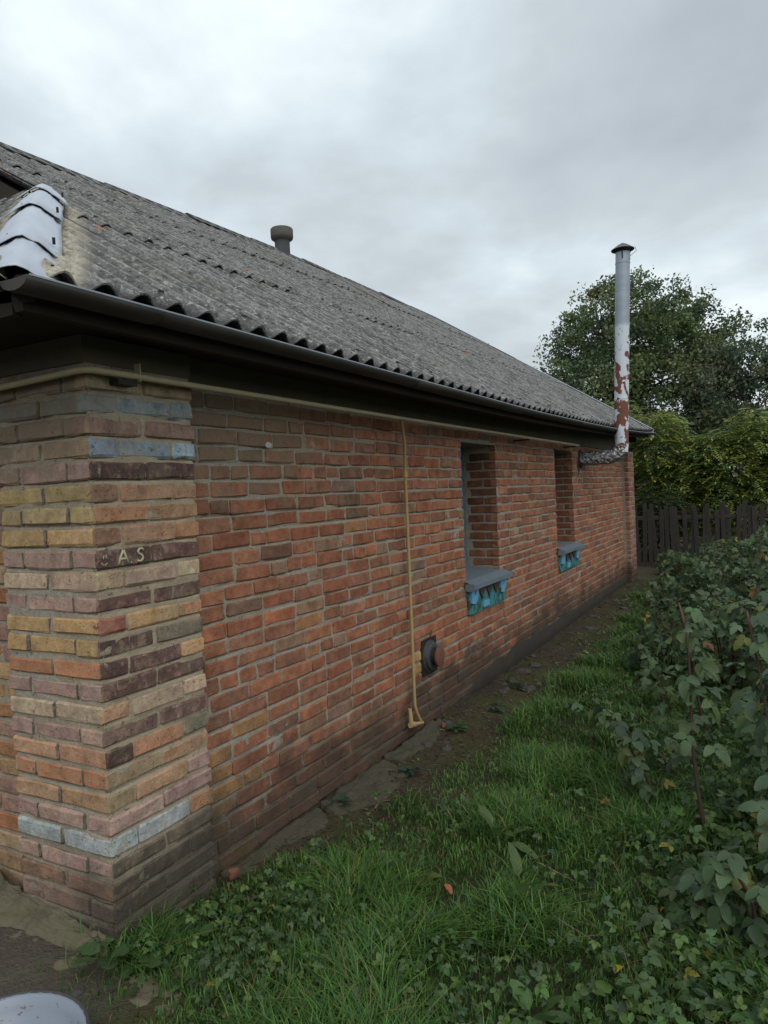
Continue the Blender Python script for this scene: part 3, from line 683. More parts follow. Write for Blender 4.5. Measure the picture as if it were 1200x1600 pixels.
# ------------------------------------------------------------------ roof
ROOF = empty('roof'); ROOF.parent = HOUSE
XE, XR = 0.275, -3.60
def ze(y): return np.interp(y, [-1, 4.2, 6, 7.8, 9.5, 11.2], [2.285, 2.285, 2.31, 2.345, 2.40, 2.475])
def zr(y): return np.interp(y, [0, 2.0, 4.0, 6.0, 9.0, 11.2], [4.60, 4.66, 4.755, 4.855, 4.90, 4.93])
Y0R, Y1R = -0.43, 11.10; YG = 1.07
def hipx(y): return HIPA[0] + (np.asarray(y)-HIPA[1])*(HIPB[0]-HIPA[0])/(HIPB[1]-HIPA[1])
SL = math.hypot(XE-XR, 4.66-2.285)
def roof_z(x, y):
    t_ = (XE-np.asarray(x))/(XE-XR); return ze(y)*(1-t_)+zr(y)*t_
def corrugated(name, ya, yb, ta, tb, surf, xlim, lift0, lift1, amp=0.023, parent=None, nu=7, jit=0.0):
    """one sheet; ta..tb are fractions along the slope, lift0/1 raise its lower/upper edge"""
    ny = max(2, int(round((yb-ya)/0.15*10))+1); ys = np.linspace(ya, yb, ny); ts = np.linspace(ta, tb, nu)
    A, B = np.meshgrid(ts, ys, indexing='ij'); P, valid = surf(A, B, xlim)
    lift = lift0 + (lift1-lift0)*((A-ta)/(tb-ta)) + jit*np.sin(B*3.1+ta*20)
    w = amp*np.cos(2*np.pi*(B+0.29)/0.15)
    nrm = np.array(surf.normal); V1 = P + (lift+w)[..., None]*nrm; V2 = V1 - 0.007*nrm
    idx = np.arange(A.size).reshape(A.shape); n = A.size
    F = []
    for i in range(nu-1):
        for j in range(ny-1):
            q = (idx[i, j], idx[i, j+1], idx[i+1, j+1], idx[i+1, j])
            if valid[i, j] and valid[i, j+1]:
                F.append(q if surf.flip else q[::-1]); F.append(tuple(t+n for t in (q[::-1] if surf.flip else q)))
    for j in range(ny-1):
        if valid[0, j] and valid[0, j+1]: F.append((idx[0, j], idx[0, j+1], idx[0, j+1]+n, idx[0, j]+n))
        F.append((idx[-1, j], idx[-1, j+1], idx[-1, j+1]+n, idx[-1, j]+n))
    for j in (0, ny-1):
        for i in range(nu-1): F.append((idx[i, j], idx[i+1, j], idx[i+1, j]+n, idx[i, j]+n))
    V = np.concatenate([V1.reshape(-1, 3), V2.reshape(-1, 3)])
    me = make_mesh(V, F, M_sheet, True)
    o = obj(name, me, parent or ROOF); md = o.modifiers.new('split', 'EDGE_SPLIT'); md.split_angle = math.radians(50); return o
class Main:
    flip = False
    ang = math.atan2(4.66-2.285, XE-XR); normal = (math.sin(ang), 0, math.cos(ang)); side = 1
    def __call__(s, t_, y, xlim):
        x = XE-(XE-XR)*t_
        lim = np.where(y < YG, hipx(y)+0.05, XR); valid = x > lim+1e-4
        x = np.maximum(x, lim); z = roof_z(x, y)
        if s.side < 0: x = 2*XR-x
        return np.stack([x, y, z], -1), valid
main = Main()
rows = [(0.0, 1.74/SL), (1.60/SL, 3.32/SL), (3.18/SL, 1.0)]
cols = [Y0R+1.05*i for i in range(11)]
def roof_side(sgn):
    s = Main(); s.side = sgn
    if sgn < 0: s.normal = (-main.normal[0], 0, main.normal[2]); s.flip = True
    for r, (a, b) in enumerate(rows):
        for ci, y0 in enumerate(cols):
            y1 = min(y0+1.13, Y1R)
            if r == 1 and y1 < 0.1: continue
            if r >= 1 and y1 < YG+.02: continue
            ys0 = y0
            if r == 2 or (r == 1 and y0 < YG): ys0 = max(y0, YG if r == 2 else (-.43+(.3+1.30)*1.53/1.85-.35))
            l0 = (0.008+rnd.uniform(.0, .013) if r else 0.004)+0.006*(ci % 2); l1 = 0.0+0.007*(ci % 2)
            corrugated('corrugated_sheet', ys0, y1, a-rnd.uniform(0, .004)*(r > 0), b, s, None, l0+.021, l1+.021, jit=0.003)
roof_side(1); roof_side(-1)
def roof_nails():
    m_ = MB(); n = Vector(main.normal)
    for r, (a, b) in enumerate(rows):
        t_ = a+.10/SL
        for y in np.arange(-.29+.15*3, Y1R-.1, .45):
            x = XE-(XE-XR)*t_
            if y < YG and x < float(hipx(y))+.15: continue
            p = Vector((x, float(y), float(roof_z(x, y))))+n*(.046+.016*(r > 0)); m_.tube([p, p+n*.010], [.013, .009], 7)
    m_.build('roof_nails', M_black, ROOF)['kind'] = 'stuff'
roof_nails()
class Skirt:                                                   # small hipped skirt below the near gable
    flip = True; normal = (0, -math.sin(.66), math.cos(.66))
    def __call__(s, t_, x, xlim):
        y = Y0R + (1.20-Y0R)*t_
        xx = np.where(x > XR, x, 2*XR-x)
        lim = HIPA[1]+(xx-HIPA[0])*(HIPB[1]-HIPA[1])/(HIPB[0]-HIPA[0])-.06; lim = np.minimum(lim, 1.20); valid = y < lim-1e-4
        y = np.minimum(y, lim); z = 2.285 + (y-Y0R)*0.775
        return np.stack([x, y, z], -1), valid
sk = Skirt()
for i in range(8):
    xa = 0.28-1.05*i; xb = max(xa-1.13, 2*XR-.28)
    if xa-xb < .2: continue
    corrugated('corrugated_sheet', xb, xa, 0.0, 1.0, sk, None, .025, .025, nu=9)
# ridge caps
def ridge_piece(ya, yb, lift):
    m_ = MB(); prof = [(-.15, -.10), (-.13, -.085), (-.05, -.035), (-.02, 0.0), (.02, 0.0), (.05, -.035), (.13, -.085), (.15, -.10)]
    vs_ = []; ys = (ya, (ya+yb)/2, yb)
    for i, y in enumerate(ys):
        for x, z in prof: vs_.append((XR+x, y, float(zr(y))+.056+z+lift*(1-i/2)))
    n = len(prof); m_.add(vs_, [(i*n+k, i*n+k+1, (i+1)*n+k+1, (i+1)*n+k) for i in range(2) for k in range(n-1)])
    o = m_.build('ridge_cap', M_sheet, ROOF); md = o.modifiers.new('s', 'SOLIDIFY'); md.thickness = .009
for i in range(9):
    ya = YG-.02+i*1.12; yb = min(ya+1.19, Y1R+.02)
    if yb-ya > .2: ridge_piece(ya, yb, rnd.uniform(.008, .022))
# near hip: bent metal caps lapping upwards
def hip_caps():
    a = Vector((HIPA[0]-.03, HIPA[1]+.025, 2.285)); b = Vector((HIPB[0], HIPB[1], 3.44)); d = (b-a).normalized(); L_ = (b-a).length
    side = d.cross(Vector((0, 0, 1))).normalized(); up = side.cross(d).normalized()
    pieces = [(-.03, .44, .112, .070), (.32, 1.22, .108, .068), (1.10, 1.94, .105, .066), (1.83, 2.22, .120, .075)]
    for (s0, s1, hw, ht) in pieces:
        m_ = MB(); vs_ = []; n = 15
        for i in range(5):
            s = s0+(s1-s0)*i/4; c = a+d*s; w = hw*(1-.03*i); top = float(np.interp(s, [0, .35, 1.1, 2.2], [.025, .062, .085, .095]))+.014*(1-i/4)-.006
            for k in range(n):
                q = -1+2*k/(n-1); hh = top-ht*abs(q)**1.45+rnd.uniform(-.0035, .0035)
                vs_.append(c+side*(w*q+rnd.uniform(-.003, .003)-.02)+up*hh)
        m_.add(vs_, [(i*n+k, (i+1)*n+k, (i+1)*n+k+1, i*n+k+1) for i in range(4) for k in range(n-1)])
        o = m_.build('hip_cap', M_galv, ROOF, True); md = o.modifiers.new('s', 'SOLIDIFY'); md.thickness = .003; md.offset = -1
        for q in (-.62, .62):                                     # nails
            s = s0+.12; top = float(np.interp(s, [0, .35, 1.1, 2.2], [.025, .062, .085, .095]))
            nn = MB(); c = a+d*s+side*(hw*q)+up*(top-ht*.62**1.9+.004); nn.tube([c-up*.01, c+up*.012], .005, 6); nn.build('nail', M_black, o)
    m_ = MB(); m_.tube([a+d*(-.02)+up*(-.03), a+d*(L_*.8)+up*(-.03)], .04, 8); m_.build('hip_rafter', M_darkwood, ROOF)
hip_caps()
# far verge flashing
def verge(x0, x1, w, mat, name, h=.05):
    m_ = MB(); vs_ = []
    for x in np.linspace(x0, x1, 6):
        z = float(roof_z(x, 11.08)); vs_ += [(x, Y1R-w, z+h+.012), (x, Y1R+.03, z+h+.016), (x, Y1R+.035, z-.07)]
    m_.add(vs_, [(i*3+k, i*3+k+1, (i+1)*3+k+1, (i+1)*3+k) for i in range(5) for k in range(2)])
    o = m_.build(name, mat, ROOF); md = o.modifiers.new('s', 'SOLIDIFY'); md.thickness = .004
verge(.31, -2.0, .17, M_galv, 'verge_flashing'); verge(-2.02, XR+.05, .05, M_gutter, 'verge_board')
# gable ends (boards), near one stands back above the skirt
def gable(yp, zb, mat, th):
    w = .14; x = XR-3.6
    while x < XR+3.6:
        xa, xb = x+.003, x+w-.003; top = lambda q: float(np.interp(abs(q-XR), [0, XE-XR], [float(zr(max(yp, 1.1)))-.06, float(ze(yp))-.06]))
        za, zb2 = top(xa), top(xb)
        if max(za, zb2) > zb+.03:
            y0, y1 = yp+rnd.uniform(-.004, .004), yp+th
            za, zb2 = max(za, zb+.01), max(zb2, zb+.01)
            m_ = MB(); m_.add([(xa,y0,zb),(xb,y0,zb),(xb,y0,zb2),(xa,y0,za),(xa,y1,zb),(xb,y1,zb),(xb,y1,zb2),(xa,y1,za)], [(0,1,2,3),(7,6,5,4),(0,4,5,1),(1,5,6,2),(2,6,7,3),(3,7,4,0)])
            m_.build('gable_board', mat, HOUSE)
        x += w
gable(1.20, 3.42, M_redwood, .025); gable(10.80, 2.30, M_darkwood, .025)
m_ = MB()
for s in (1, -1):
    for i in range(1):
        A = [(XR+s*(XE-XR)*(1-t_), YG+.012, float(roof_z(XE-(XE-XR)*t_, YG))-.03) for t_ in (.49, 1.0)]
        (xa, ya, za), (xb, yb, zb) = A
        m_.add([(xa,ya,za),(xb,yb,zb),(xb,yb,zb-.13),(xa,ya,za-.13),(xa,ya+.03,za),(xb,yb+.03,zb),(xb,yb+.03,zb-.13),(xa,ya+.03,za-.13)], [(0,1,2,3),(7,6,5,4),(0,4,5,1),(3,2,6,7),(0,3,7,4),(1,5,6,2)])
m_.build('barge_board', M_darkwood, ROOF)
# deck boards under the sheets (dark from below), soffit, fascia
m_ = MB()
for s in (1, -1):
    q = [(XE-.06, Y0R+.15), (XE-.06, Y1R-.05), (XR, Y1R-.05), (XR, YG+.02), (HIPB[0]-.05, YG+.02)]
    top = [((x if s > 0 else 2*XR-x), y, float(roof_z(x, y))-.035) for x, y in q]
    n = len(top); m_.add(top+[(x, y, z-.03) for x, y, z in top], [tuple(range(n)), tuple(range(2*n-1, n-1, -1))]+[(i, i+n, (i+1) % n+n, (i+1) % n) for i in range(n)])
m_.build('roof_deck', M_darkwood, ROOF)
m_ = MB(); ys = np.linspace(-.40, Y1R-.03, 13)
vs_ = []
for y in ys:
    dz = float(ze(y))-2.285; vs_ += [(WX+.013, y, 2.250+dz), (.20, y, 2.225+dz), (.215, y, 2.195+dz), (.248, y, 2.195+dz), (.248, y, 2.262+dz), (WX+.013, y, 2.35+dz)]
n = 6; m_.add(vs_, [(i*n+k, i*n+(k+1) % n, (i+1)*n+(k+1) % n, (i+1)*n+k) for i in range(12) for k in range(n)]+[tuple(range(n-1, -1, -1)), tuple(12*n+k for k in range(n))])
m_.build('soffit', M_darkwood, ROOF)
m_ = MB(); m_.box((XEND-.3, -.40, 2.19), (.20, -.37, 2.262)); m_.box((XEND-.3, -.369, 2.238), (WX+.29, .09, 2.262)); m_.build('soffit', M_darkwood, ROOF)
# gutter: shallow half-round trough of several lengths
def gutter(ya, yb, dl):
    m_ = MB(); vs_ = []; n = 9; ys = np.linspace(ya, yb, 5)
    for y in ys:
        z = float(ze(y))-2.285+2.262+dl
        for k in range(n):
            a = math.pi*(0.98+k/(n-1)*1.04); vs_.append((.312+.055*math.cos(a), y, z+.028*math.sin(a)-.006))
    m_.add(vs_, [(i*n+k, i*n+k+1, (i+1)*n+k+1, (i+1)*n+k) for i in range(4) for k in range(n-1)])
    o = m_.build('gutter', M_gutter, ROOF, True); md = o.modifiers.new('s', 'SOLIDIFY'); md.thickness = .004
gl = [-.44, 0.02, 1.95, 3.9, 5.85, 7.8, 9.6, 10.95]
for i in range(len(gl)-1): gutter(gl[i]-.03, gl[i+1], .003*(i % 2))
m_ = MB(); m_.add([(.312, -.47, 2.256)]+[(.312+.055*math.cos(math.pi*(.98+k/12*1.04)), -.47, 2.256+.028*math.sin(math.pi*(.98+k/12*1.04))) for k in range(13)], [(0, k, k+1) for k in range(1, 13)]); m_.build('gutter_end', M_gutter, ROOF)
m_ = MB(); m_.tube([(.367, y, float(ze(y))-.0275) for y in np.linspace(-.46, 10.95, 24)], .0055, 6); m_.build('gutter_bead', M_galvd, ROOF)
# asbestos vent pipe on the ridge
def lathe(prof, cx, cyy, n=24, lean=(0, 0)):
    z0 = prof[0][0]; vs_ = [(cx+(z-z0)*lean[0]+r*math.cos(2*math.pi*k/n), cyy+(z-z0)*lean[1]+r*math.sin(2*math.pi*k/n), z) for z, r in prof for k in range(n)]
    fs_ = [(i*n+k, i*n+(k+1) % n, (i+1)*n+(k+1) % n, (i+1)*n+k) for i in range(len(prof)-1) for k in range(n)]
    return vs_, fs_
VP = empty('vent_pipe'); VP.parent = ROOF
o = MB().add(*lathe([(4.75, .10), (5.10, .10)], XR, 6.21)).build('pipe', M_vent, ROOF); autosmooth(o)
bpy.data.objects.remove(VP)
o.name = 'vent_pipe'
o2 = MB().add(*lathe([(5.045, .10), (5.075, .142), (5.10, .150), (5.20, .150), (5.212, .14), (5.205, .11), (5.12, .095), (5.05, .01)], XR, 6.21)).build('pipe_socket', M_ventcol, o); autosmooth(o2)
# small plank shelf on the far gable wall
m_ = MB(); m_.box((-.35, YEND-.015, 1.575), (.165, YEND+.13, 1.61), .003); m_.build('sill', M_conc, HOUSE)

# ------------------------------------------------------------------ gas pipe
GP = empty('gas_pipe', (WX+.05, 2.53, 0.05)); tag(GP, 'thin yellow gas pipe along the eaves with a drop down the brick wall', 'pipe')
def gp(name, m_, mat):
    L0 = GP.location; o = m_.build(name, mat, GP, True, (-L0[0], -L0[1], -L0[2])); autosmooth(o, 45); return o
r_ = .0118
m_ = MB(); m_.tube([(-3.2, -.05, 2.045), (-.6, -.047, 2.082), (-.05, -.046, 2.098), (-.012, -.044, 2.101), (.026, -.03, 2.103), (.046, .0, 2.104), (.050, .06, 2.103), (.052, 2.53, 2.098), (.05, 6.9, 2.10)], r_, 12); gp('horizontal_pipe', m_, M_pipegrey)
PY = 2.40
xw = WX+.045
m_ = MB(); m_.tube([(.048, PY-.075, 2.098), (.03, PY-.06, 2.085), (-.01, PY+.05, 1.95), (xw+.012, PY+.105, 1.76), (xw+.002, PY+.125, 1.40), (xw, PY+.128, .82), (xw, PY+.125, .30), (xw, PY+.125, .22), (xw+.003, PY+.145, .165), (xw+.006, PY+.185, .10), (xw+.006, PY+.205, .075)], .0105, 12); gp('drop_pipe', m_, M_pipe)
m_ = MB(); m_.tube([(xw+.012, PY+.105, 1.775), (xw+.011, PY+.106, 1.735)], .0165, 10); gp('coupling', m_, M_pipe)
m_ = MB(); m_.tube([(xw+.006, PY+.215, .077), (xw, PY+.075, .105)], .0125, 10); m_.tube([(xw, PY+.062, .095), (xw, PY+.058, .155), (xw-.004, PY+.057, .215)], [.0165, .015, .013], 10); m_.tube([(xw+.004, PY+.10, .100), (xw+.002, PY+.045, .112)], .020, 10); gp('valve', m_, M_pipe)
m_ = MB(); m_.box((.032, .19, 2.085), (.062, .194, 2.15)); gp('bracket', m_, M_pipegrey)
m_ = MB(); m_.box((.0, .10, 2.068), (.05, .185, 2.086)); gp('clamp', m_, M_black)
for y in (4.9, 6.7):
    m_ = MB(); m_.box((WX+.01, y, 2.075), (.06, y+.05, 2.087)); gp('clamp', m_, M_black)

# ------------------------------------------------------------------ stove flue
FL = empty('stove_flue', (.36, 7.72, 1.95)); tag(FL, 'tall rusty white and zinc stove flue with cone cap beside the roof', 'flue')
def fl(name, m_, mat, smooth=True):
    L0 = FL.location; o = m_.build(name, mat, FL, smooth, (-L0[0], -L0[1], -L0[2])); return autosmooth(o, 35)
lean = (.042, 0.0)
m_ = MB().add(*lathe([(2.02, .088), (2.68, .088), (2.682, .091), (2.70, .091), (2.702, .087), (3.62, .087)], .385, 7.72, 28, lean)); fl('lower_flue', m_, M_flue)
m_ = MB().add(*lathe([(3.60, .0905), (3.63, .0905), (3.632, .0875), (4.02, .0875), (4.022, .089), (4.03, .089), (4.032, .0865), (4.36, .0865), (4.362, .090), (4.375, .090), (4.377, .087), (4.50, .0865)], .385+1.58*.042, 7.72, 28, lean)); fl('upper_flue', m_, M_flue)
cxm, ct = .385+2.48*.042, 4.50
m_ = MB().add(*lathe([(ct+.030, .138), (ct+.036, .141), (ct+.095, .06), (ct+.12, .008)], cxm, 7.72, 28)); m_.add(*lathe([(ct+.029, .138), (ct+.085, .05), (ct+.10, .004)], cxm, 7.72, 28)); o = fl('cap', m_, M_tin)
for a in (.6, 2.7, 4.8):
    m_ = MB(); m_.tube([(cxm+.086*math.cos(a), 7.72+.086*math.sin(a), ct-.09), (cxm+.09*math.cos(a), 7.72+.09*math.sin(a), ct), (cxm+.12*math.cos(a), 7.72+.12*math.sin(a), ct+.05)], .008, 6); fl('cap_bracket', m_, M_black)
m_ = MB(); m_.tube([(cxm+.15, 7.69, ct+.04), (cxm+.17, 7.67, ct-.02), (cxm+.10, 7.64, ct-.08)], .003, 5); fl('wire', m_, M_black)
ep = [(WX-.03, 7.60, 1.965), (.0, 7.62, 1.965), (.12, 7.66, 1.965), (.22, 7.69, 1.968), (.30, 7.71, 1.985), (.35, 7.72, 2.02), (.378, 7.72, 2.07), (.386, 7.72, 2.11)]
er = [.088, .092, .087, .094, .089, .096, .094, .092]
m_ = MB(); m_.tube(ep, er, 24)
m_.v = [tuple(c+rnd.uniform(-.005, .005) for c in q) for q in m_.v]; fl('elbow', m_, M_foil)
m_ = MB(); m_.tube([(WX+.002, 7.60, 1.965), (WX+.016, 7.60, 1.965)], [.125, .115], 24); fl('wall_collar', m_, M_black)
m_ = MB(); m_.add([(WX+.006, 7.40+.05*math.sin(i*2.1)+.012*i, 1.93-.03*i) for i in range(9)]+[(WX+.006, 7.50+.03*math.cos(i*1.7), 1.93-.03*i) for i in range(9)], [(i, i+9, i+10, i+1) for i in range(8)]); fl('soot_rag', m_, M_black, False)

# ------------------------------------------------------------------ vegetation helpers
def rotm(axis_from_z, spin):
    """rotation taking +Z to the given unit vectors (n,3) after spinning about Z; returns (n,3,3)"""
    z = axis_from_z/np.linalg.norm(axis_from_z, axis=1, keepdims=True)
    ref = np.where(np.abs(z[:, 2:3]) > 0.95, np.array([[1., 0, 0]]), np.array([[0, 0, 1.]]))
    x = np.cross(ref, z); x /= np.linalg.norm(x, axis=1, keepdims=True); y = np.cross(z, x)
    c, s = np.cos(spin)[:, None], np.sin(spin)[:, None]
    return np.stack([x*c+y*s, -x*s+y*c, z], -1)
def scatter(tv, tf, pos, rot, scl, col):
    """copies of a template (tv, tf) as one vertex/face/colour set"""
    n, m_ = len(pos), len(tv); V = np.einsum('nij,mj->nmi', rot, tv)*scl[:, None, None] + pos[:, None, :]
    F = (np.arange(n)*m_)[:, None, None] + np.asarray(tf)[None]
    return V.reshape(-1, 3), F.reshape(-1, np.asarray(tf).shape[1]), np.repeat(col, m_, axis=0)
LEAF_V = np.array([(0, 0, 0), (.26, .30, .05), (.20, .72, .03), (0, 1, -.08), (-.20, .72, .03), (-.26, .30, .05), (0, .5, 0)])
LEAF_F = np.array([(0, 1, 6, 6), (1, 2, 6, 6), (2, 3, 6, 6), (3, 4, 6, 6), (4, 5, 6, 6), (5, 0, 6, 6)])[:, :3]
QL_V = np.array([(0, 0, 0), (.33, .45, .06), (0, 1, -.05), (-.33, .45, .06)]); QL_F = np.array([(0, 1, 2), (0, 2, 3)])
def rand_dirs(n, up=0.0, g=rng):
    d = g.normal(size=(n, 3)); d[:, 2] = d[:, 2]+up; return d/np.linalg.norm(d, axis=1, keepdims=True)
def colours(n, base, var=0.25, g=rng):
    base = np.asarray(base, float)
    if base.ndim == 1: base = base[None]
    c = base[g.integers(0, len(base), n)]; return np.clip(c*g.uniform(1-var, 1+var, (n, 1))*g.uniform(.93, 1.07, (n, 3)), 0, 1)

def make_tree(name, base, height, lobes, nleaf, size, cols, label, cat='tree', trunk_r=.2, group=None, seed=1, trunk_top=None, droop=0.0, clump=.55, nclump=260, limbs=12):
    g = np.random.default_rng(seed); R = random.Random(seed)
    T_ = empty(name, base); tag(T_, label, cat, group)
    lobes = np.array(lobes, float)                                # cx, cy, cz, rx, ry, rz
    vol = lobes[:, 3]*lobes[:, 4]*lobes[:, 5]; pick = g.choice(len(lobes), nclump, p=vol/vol.sum())
    d = rand_dirs(nclump, 0.15, g); rad = g.uniform(.35, 1.02, nclump)**.55
    cc = lobes[pick, :3] + d*rad[:, None]*lobes[pick, 3:]
    # limbs
    m_ = MB(); top = trunk_top or height*.55
    pts = [Vector((0, 0, -.1)), Vector((R.uniform(-.1, .1), R.uniform(-.1, .1), top*.45)), Vector((R.uniform(-.25, .25), R.uniform(-.2, .2), top))]
    m_.tube(pts, [trunk_r*1.15, trunk_r*.85, trunk_r*.5], 10)
    for k in range(limbs):
        e = Vector(cc[R.randrange(nclump)]); s = pts[1].lerp(pts[2], R.uniform(-.6, 1)); mid = s.lerp(e, .5)+Vector((R.uniform(-.3, .3), R.uniform(-.3, .3), R.uniform(.0, .5)))
        m_.tube([s, s.lerp(mid, .5)+Vector((0, 0, .1)), mid, e], [trunk_r*.36, trunk_r*.26, trunk_r*.16, trunk_r*.05], 6)
        for q in range(4):
            e2 = Vector(cc[R.randrange(nclump)])
            if (e2-mid).length < height*.35: m_.tube([mid, mid.lerp(e2, .5)+Vector((0, 0, .12)), e2], [trunk_r*.13, trunk_r*.08, trunk_r*.03], 5)
    m_.build('trunk', M_bark, T_, True)
    # leaves gathered in clumps
    w = g.uniform(.4, 1.6, nclump); w /= w.sum(); ci = g.choice(nclump, nleaf, p=w)
    cr_ = clump*g.uniform(.6, 1.3, nclump)
    off = np.clip(g.normal(size=(nleaf, 3)), -1.5, 1.5)*np.array([.5, .5, .38])
    P = cc[ci] + off*cr_[ci][:, None]
    nd = rand_dirs(nleaf, .8, g); rot = rotm(nd, g.uniform(0, 6.28, nleaf))
    base_c = colours(nclump, cols, .22, g); C = base_c[ci]*g.uniform(.75, 1.25, (nleaf, 1))
    V, F, K = scatter(QL_V, QL_F, P, rot, size*g.uniform(.6, 1.25, nleaf), C)
    obj('crown', make_mesh(V, F, M_leaf, col=K), T_)
    return T_

# ------------------------------------------------------------------ trees and shrubs beyond the fence
make_tree('broadleaf_tree', (-2.6, 27, 0), 9.6, [(.2, 0, 5.5, 3.55, 3.2, 3.75), (.2, 0, 5.5, 3.55, 3.2, 3.75), (1.6, .5, 5.2, 2.7, 2.4, 3.2), (-1.4, 0, 4.9, 2.5, 2.4, 2.7)], 84000, .13,
          [(.108, .146, .062), (.092, .130, .060), (.132, .158, .060), (.082, .116, .062)], 'large round-crowned dark green tree rising behind the roof and flue', trunk_r=.26, seed=4, clump=.58, nclump=440, limbs=22)
make_tree('slender_tree', (1.5, 25, 0), 7.0, [(0, 0, 3.9, 1.6, 1.5, 2.2), (-1.1, 0, 3.6, 1.3, 1.3, 1.9), (.4, 0, 5.4, .75, .8, 1.35), (1.5, 0, 4.4, 1.2, 1.2, 2.0), (-.9, 0, 5.0, .7, .8, 1.1)], 19000, .125,
          [(.092, .124, .072), (.112, .138, .082), (.078, .106, .068)], 'thin-crowned grey green tree at the right edge, upright shoots on top', trunk_r=.13, seed=9, clump=.42, nclump=200, limbs=16)
make_tree('background_tree', (5.2, 27, 0), 7.5, [(0, 0, 4.4, 2.4, 2.2, 3.0), (1.6, 0, 4.0, 2, 2, 2.4)], 9000, .22, [(.036, .052, .024)], 'dark tree standing behind the slender one, past the right edge', trunk_r=.18, seed=12, clump=.7, nclump=120)
make_tree('background_tree', (-7.5, 30, 0), 6, [(0, 0, 3.4, 2.4, 2.2, 2.4)], 7000, .22, [(.040, .056, .024)], 'dark tree hidden behind the house, left of the round-crowned one', trunk_r=.18, seed=13, clump=.7, nclump=110)
# under-storey: dark shrubs closing the gap below the crowns
make_tree('understorey_shrub', (-2.6, 22.5, 0), 4.2, [(0, 0, 2.3, 2.6, 1.4, 1.9)], 9000, .17, [(.034, .048, .02), (.05, .066, .022)], 'dark dense shrub between the far gable and the round-crowned tree', 'shrub', .07, seed=21, trunk_top=1.8, clump=.5, nclump=120)
make_tree('understorey_shrub', (1.8, 21.5, 0), 4.2, [(0, 0, 2.1, 2.6, 1.3, 1.8)], 9000, .16, [(.034, .048, .02), (.046, .06, .022)], 'dark dense shrub below the slender tree, behind the yellow-green bushes', 'shrub', .07, seed=22, trunk_top=1.8, clump=.5, nclump=120)
# leaf of the yellow-green bushes: a drooping spray of paired leaflets
def spray_template(n=5):
    V = []; F = []
    for i in range(n):
        t = .15+.8*i/(n-1); dz = -.35*t*t
        for s in (1, -1):
            b = len(V); o = np.array([0, t, dz]); d = np.array([s*.34, .18, -.10]); w = np.array([0, .085, .0])
            V += [o, o+d*.5+w, o+d, o+d*.5-w]; F += [(b, b+1, b+2), (b, b+2, b+3)]
    b = len(V); V += [np.array([0, .95, -.33]), np.array([.09, 1.1, -.42]), np.array([0, 1.3, -.55]), np.array([-.09, 1.1, -.42])]; F += [(b, b+1, b+2), (b, b+2, b+3)]
    return np.array(V), np.array(F)
SPV, SPF = spray_template()
def make_bush(base, lobes, n, size, cols, label, seed, group=None, name='bush'):
    g = np.random.default_rng(seed); R = random.Random(seed); T_ = empty(name, base); tag(T_, label, 'bush', group)
    lobes = np.array(lobes, float); vol = lobes[:, 3]*lobes[:, 4]*lobes[:, 5]; pk = g.choice(len(lobes), n, p=vol/vol.sum())
    d = rand_dirs(n, .35, g); P = lobes[pk, :3]+d*(g.uniform(.25, 1.05, n)**.5)[:, None]*lobes[pk, 3:]
    m_ = MB()
    for k in range(9):
        e = Vector(P[R.randrange(n)]); m_.tube([(R.uniform(-.25, .25), R.uniform(-.2, .2), -.1), (e.x*.35, e.y*.35, e.z*.5), tuple(e)], [.035, .024, .006], 6)
    m_.build('stem', M_bark, T_, True)
    az = np.arctan2(d[:, 1], d[:, 0])+g.normal(0, .7, n); el = np.clip(g.normal(.0, .35, n), -.8, .45)
    yv = np.c_[np.cos(az)*np.cos(el), np.sin(az)*np.cos(el), np.sin(el)]; zv = np.tile([0, 0, 1.], (n, 1)); xv = np.cross(yv, zv); xv /= np.linalg.norm(xv, axis=1, keepdims=True); zv = np.cross(xv, yv)
    rot = np.stack([xv, yv, zv], -1)
    hi = sstep(.2, 1.0, (P[:, 2]-P[:, 2].min())/np.ptp(P[:, 2]))
    C = colours(n, cols, .3, g); yel = (g.random(n) < .10)[:, None]; C = np.where(yel, C*np.array([1.5, 1.2, .9]), C)
    V, F, K = scatter(SPV, SPF, P, rot, size*g.uniform(.7, 1.25, n), C)
    obj('foliage', make_mesh(V, F, M_leaf, col=K), T_); return T_
GC = [(.170, .225, .054), (.130, .190, .052), (.225, .255, .058), (.098, .150, .048)]
make_bush((.1, 15.2, 0), [(-.25, 0, 2.1, .7, .8, 1.15), (.4, 0, 1.6, .6, .7, 1.0), (.1, 0, 1.1, .9, .8, .9)], 2800, .23, GC, 'yellow-green bush with drooping leaflets nearest the house corner, over the fence', 31)
make_bush((1.35, 15.0, 0), [(-.2, 0, 1.75, .75, .8, .95), (.35, 0, 2.0, .6, .7, 1.05), (0, 0, 1.0, .9, .7, .9)], 2800, .23, GC, 'tallest yellow-green bush in the middle behind the picket fence', 32)
make_bush((2.7, 15.3, 0), [(0, 0, 1.9, 1.0, .8, 1.05), (0, 0, 1.0, .9, .7, .9)], 2500, .23, GC, 'yellow-green bush at the right edge behind the picket fence', 33)
make_bush((4.3, 15.3, 0), [(0, 0, 1.8, 1.0, .8, 1.0)], 900, .30, GC, 'yellow-green bush past the right edge behind the fence', 34)
make_bush((-1.25, 15.8, 0), [(0, 0, 2.4, .8, .8, 1.25), (0, 0, 1.2, .9, .8, 1.0)], 1700, .23, [(.12, .17, .045), (.165, .20, .05), (.09, .13, .04)], 'bush behind the far gable whose yellowish top shows over the roof verge', 35)
make_bush((-.1, 14.0, 0), [(0, 0, .8, .6, .5, .7)], 500, .24, [(.03, .045, .018)], 'low dark bush just behind the fence by the house corner', 36)

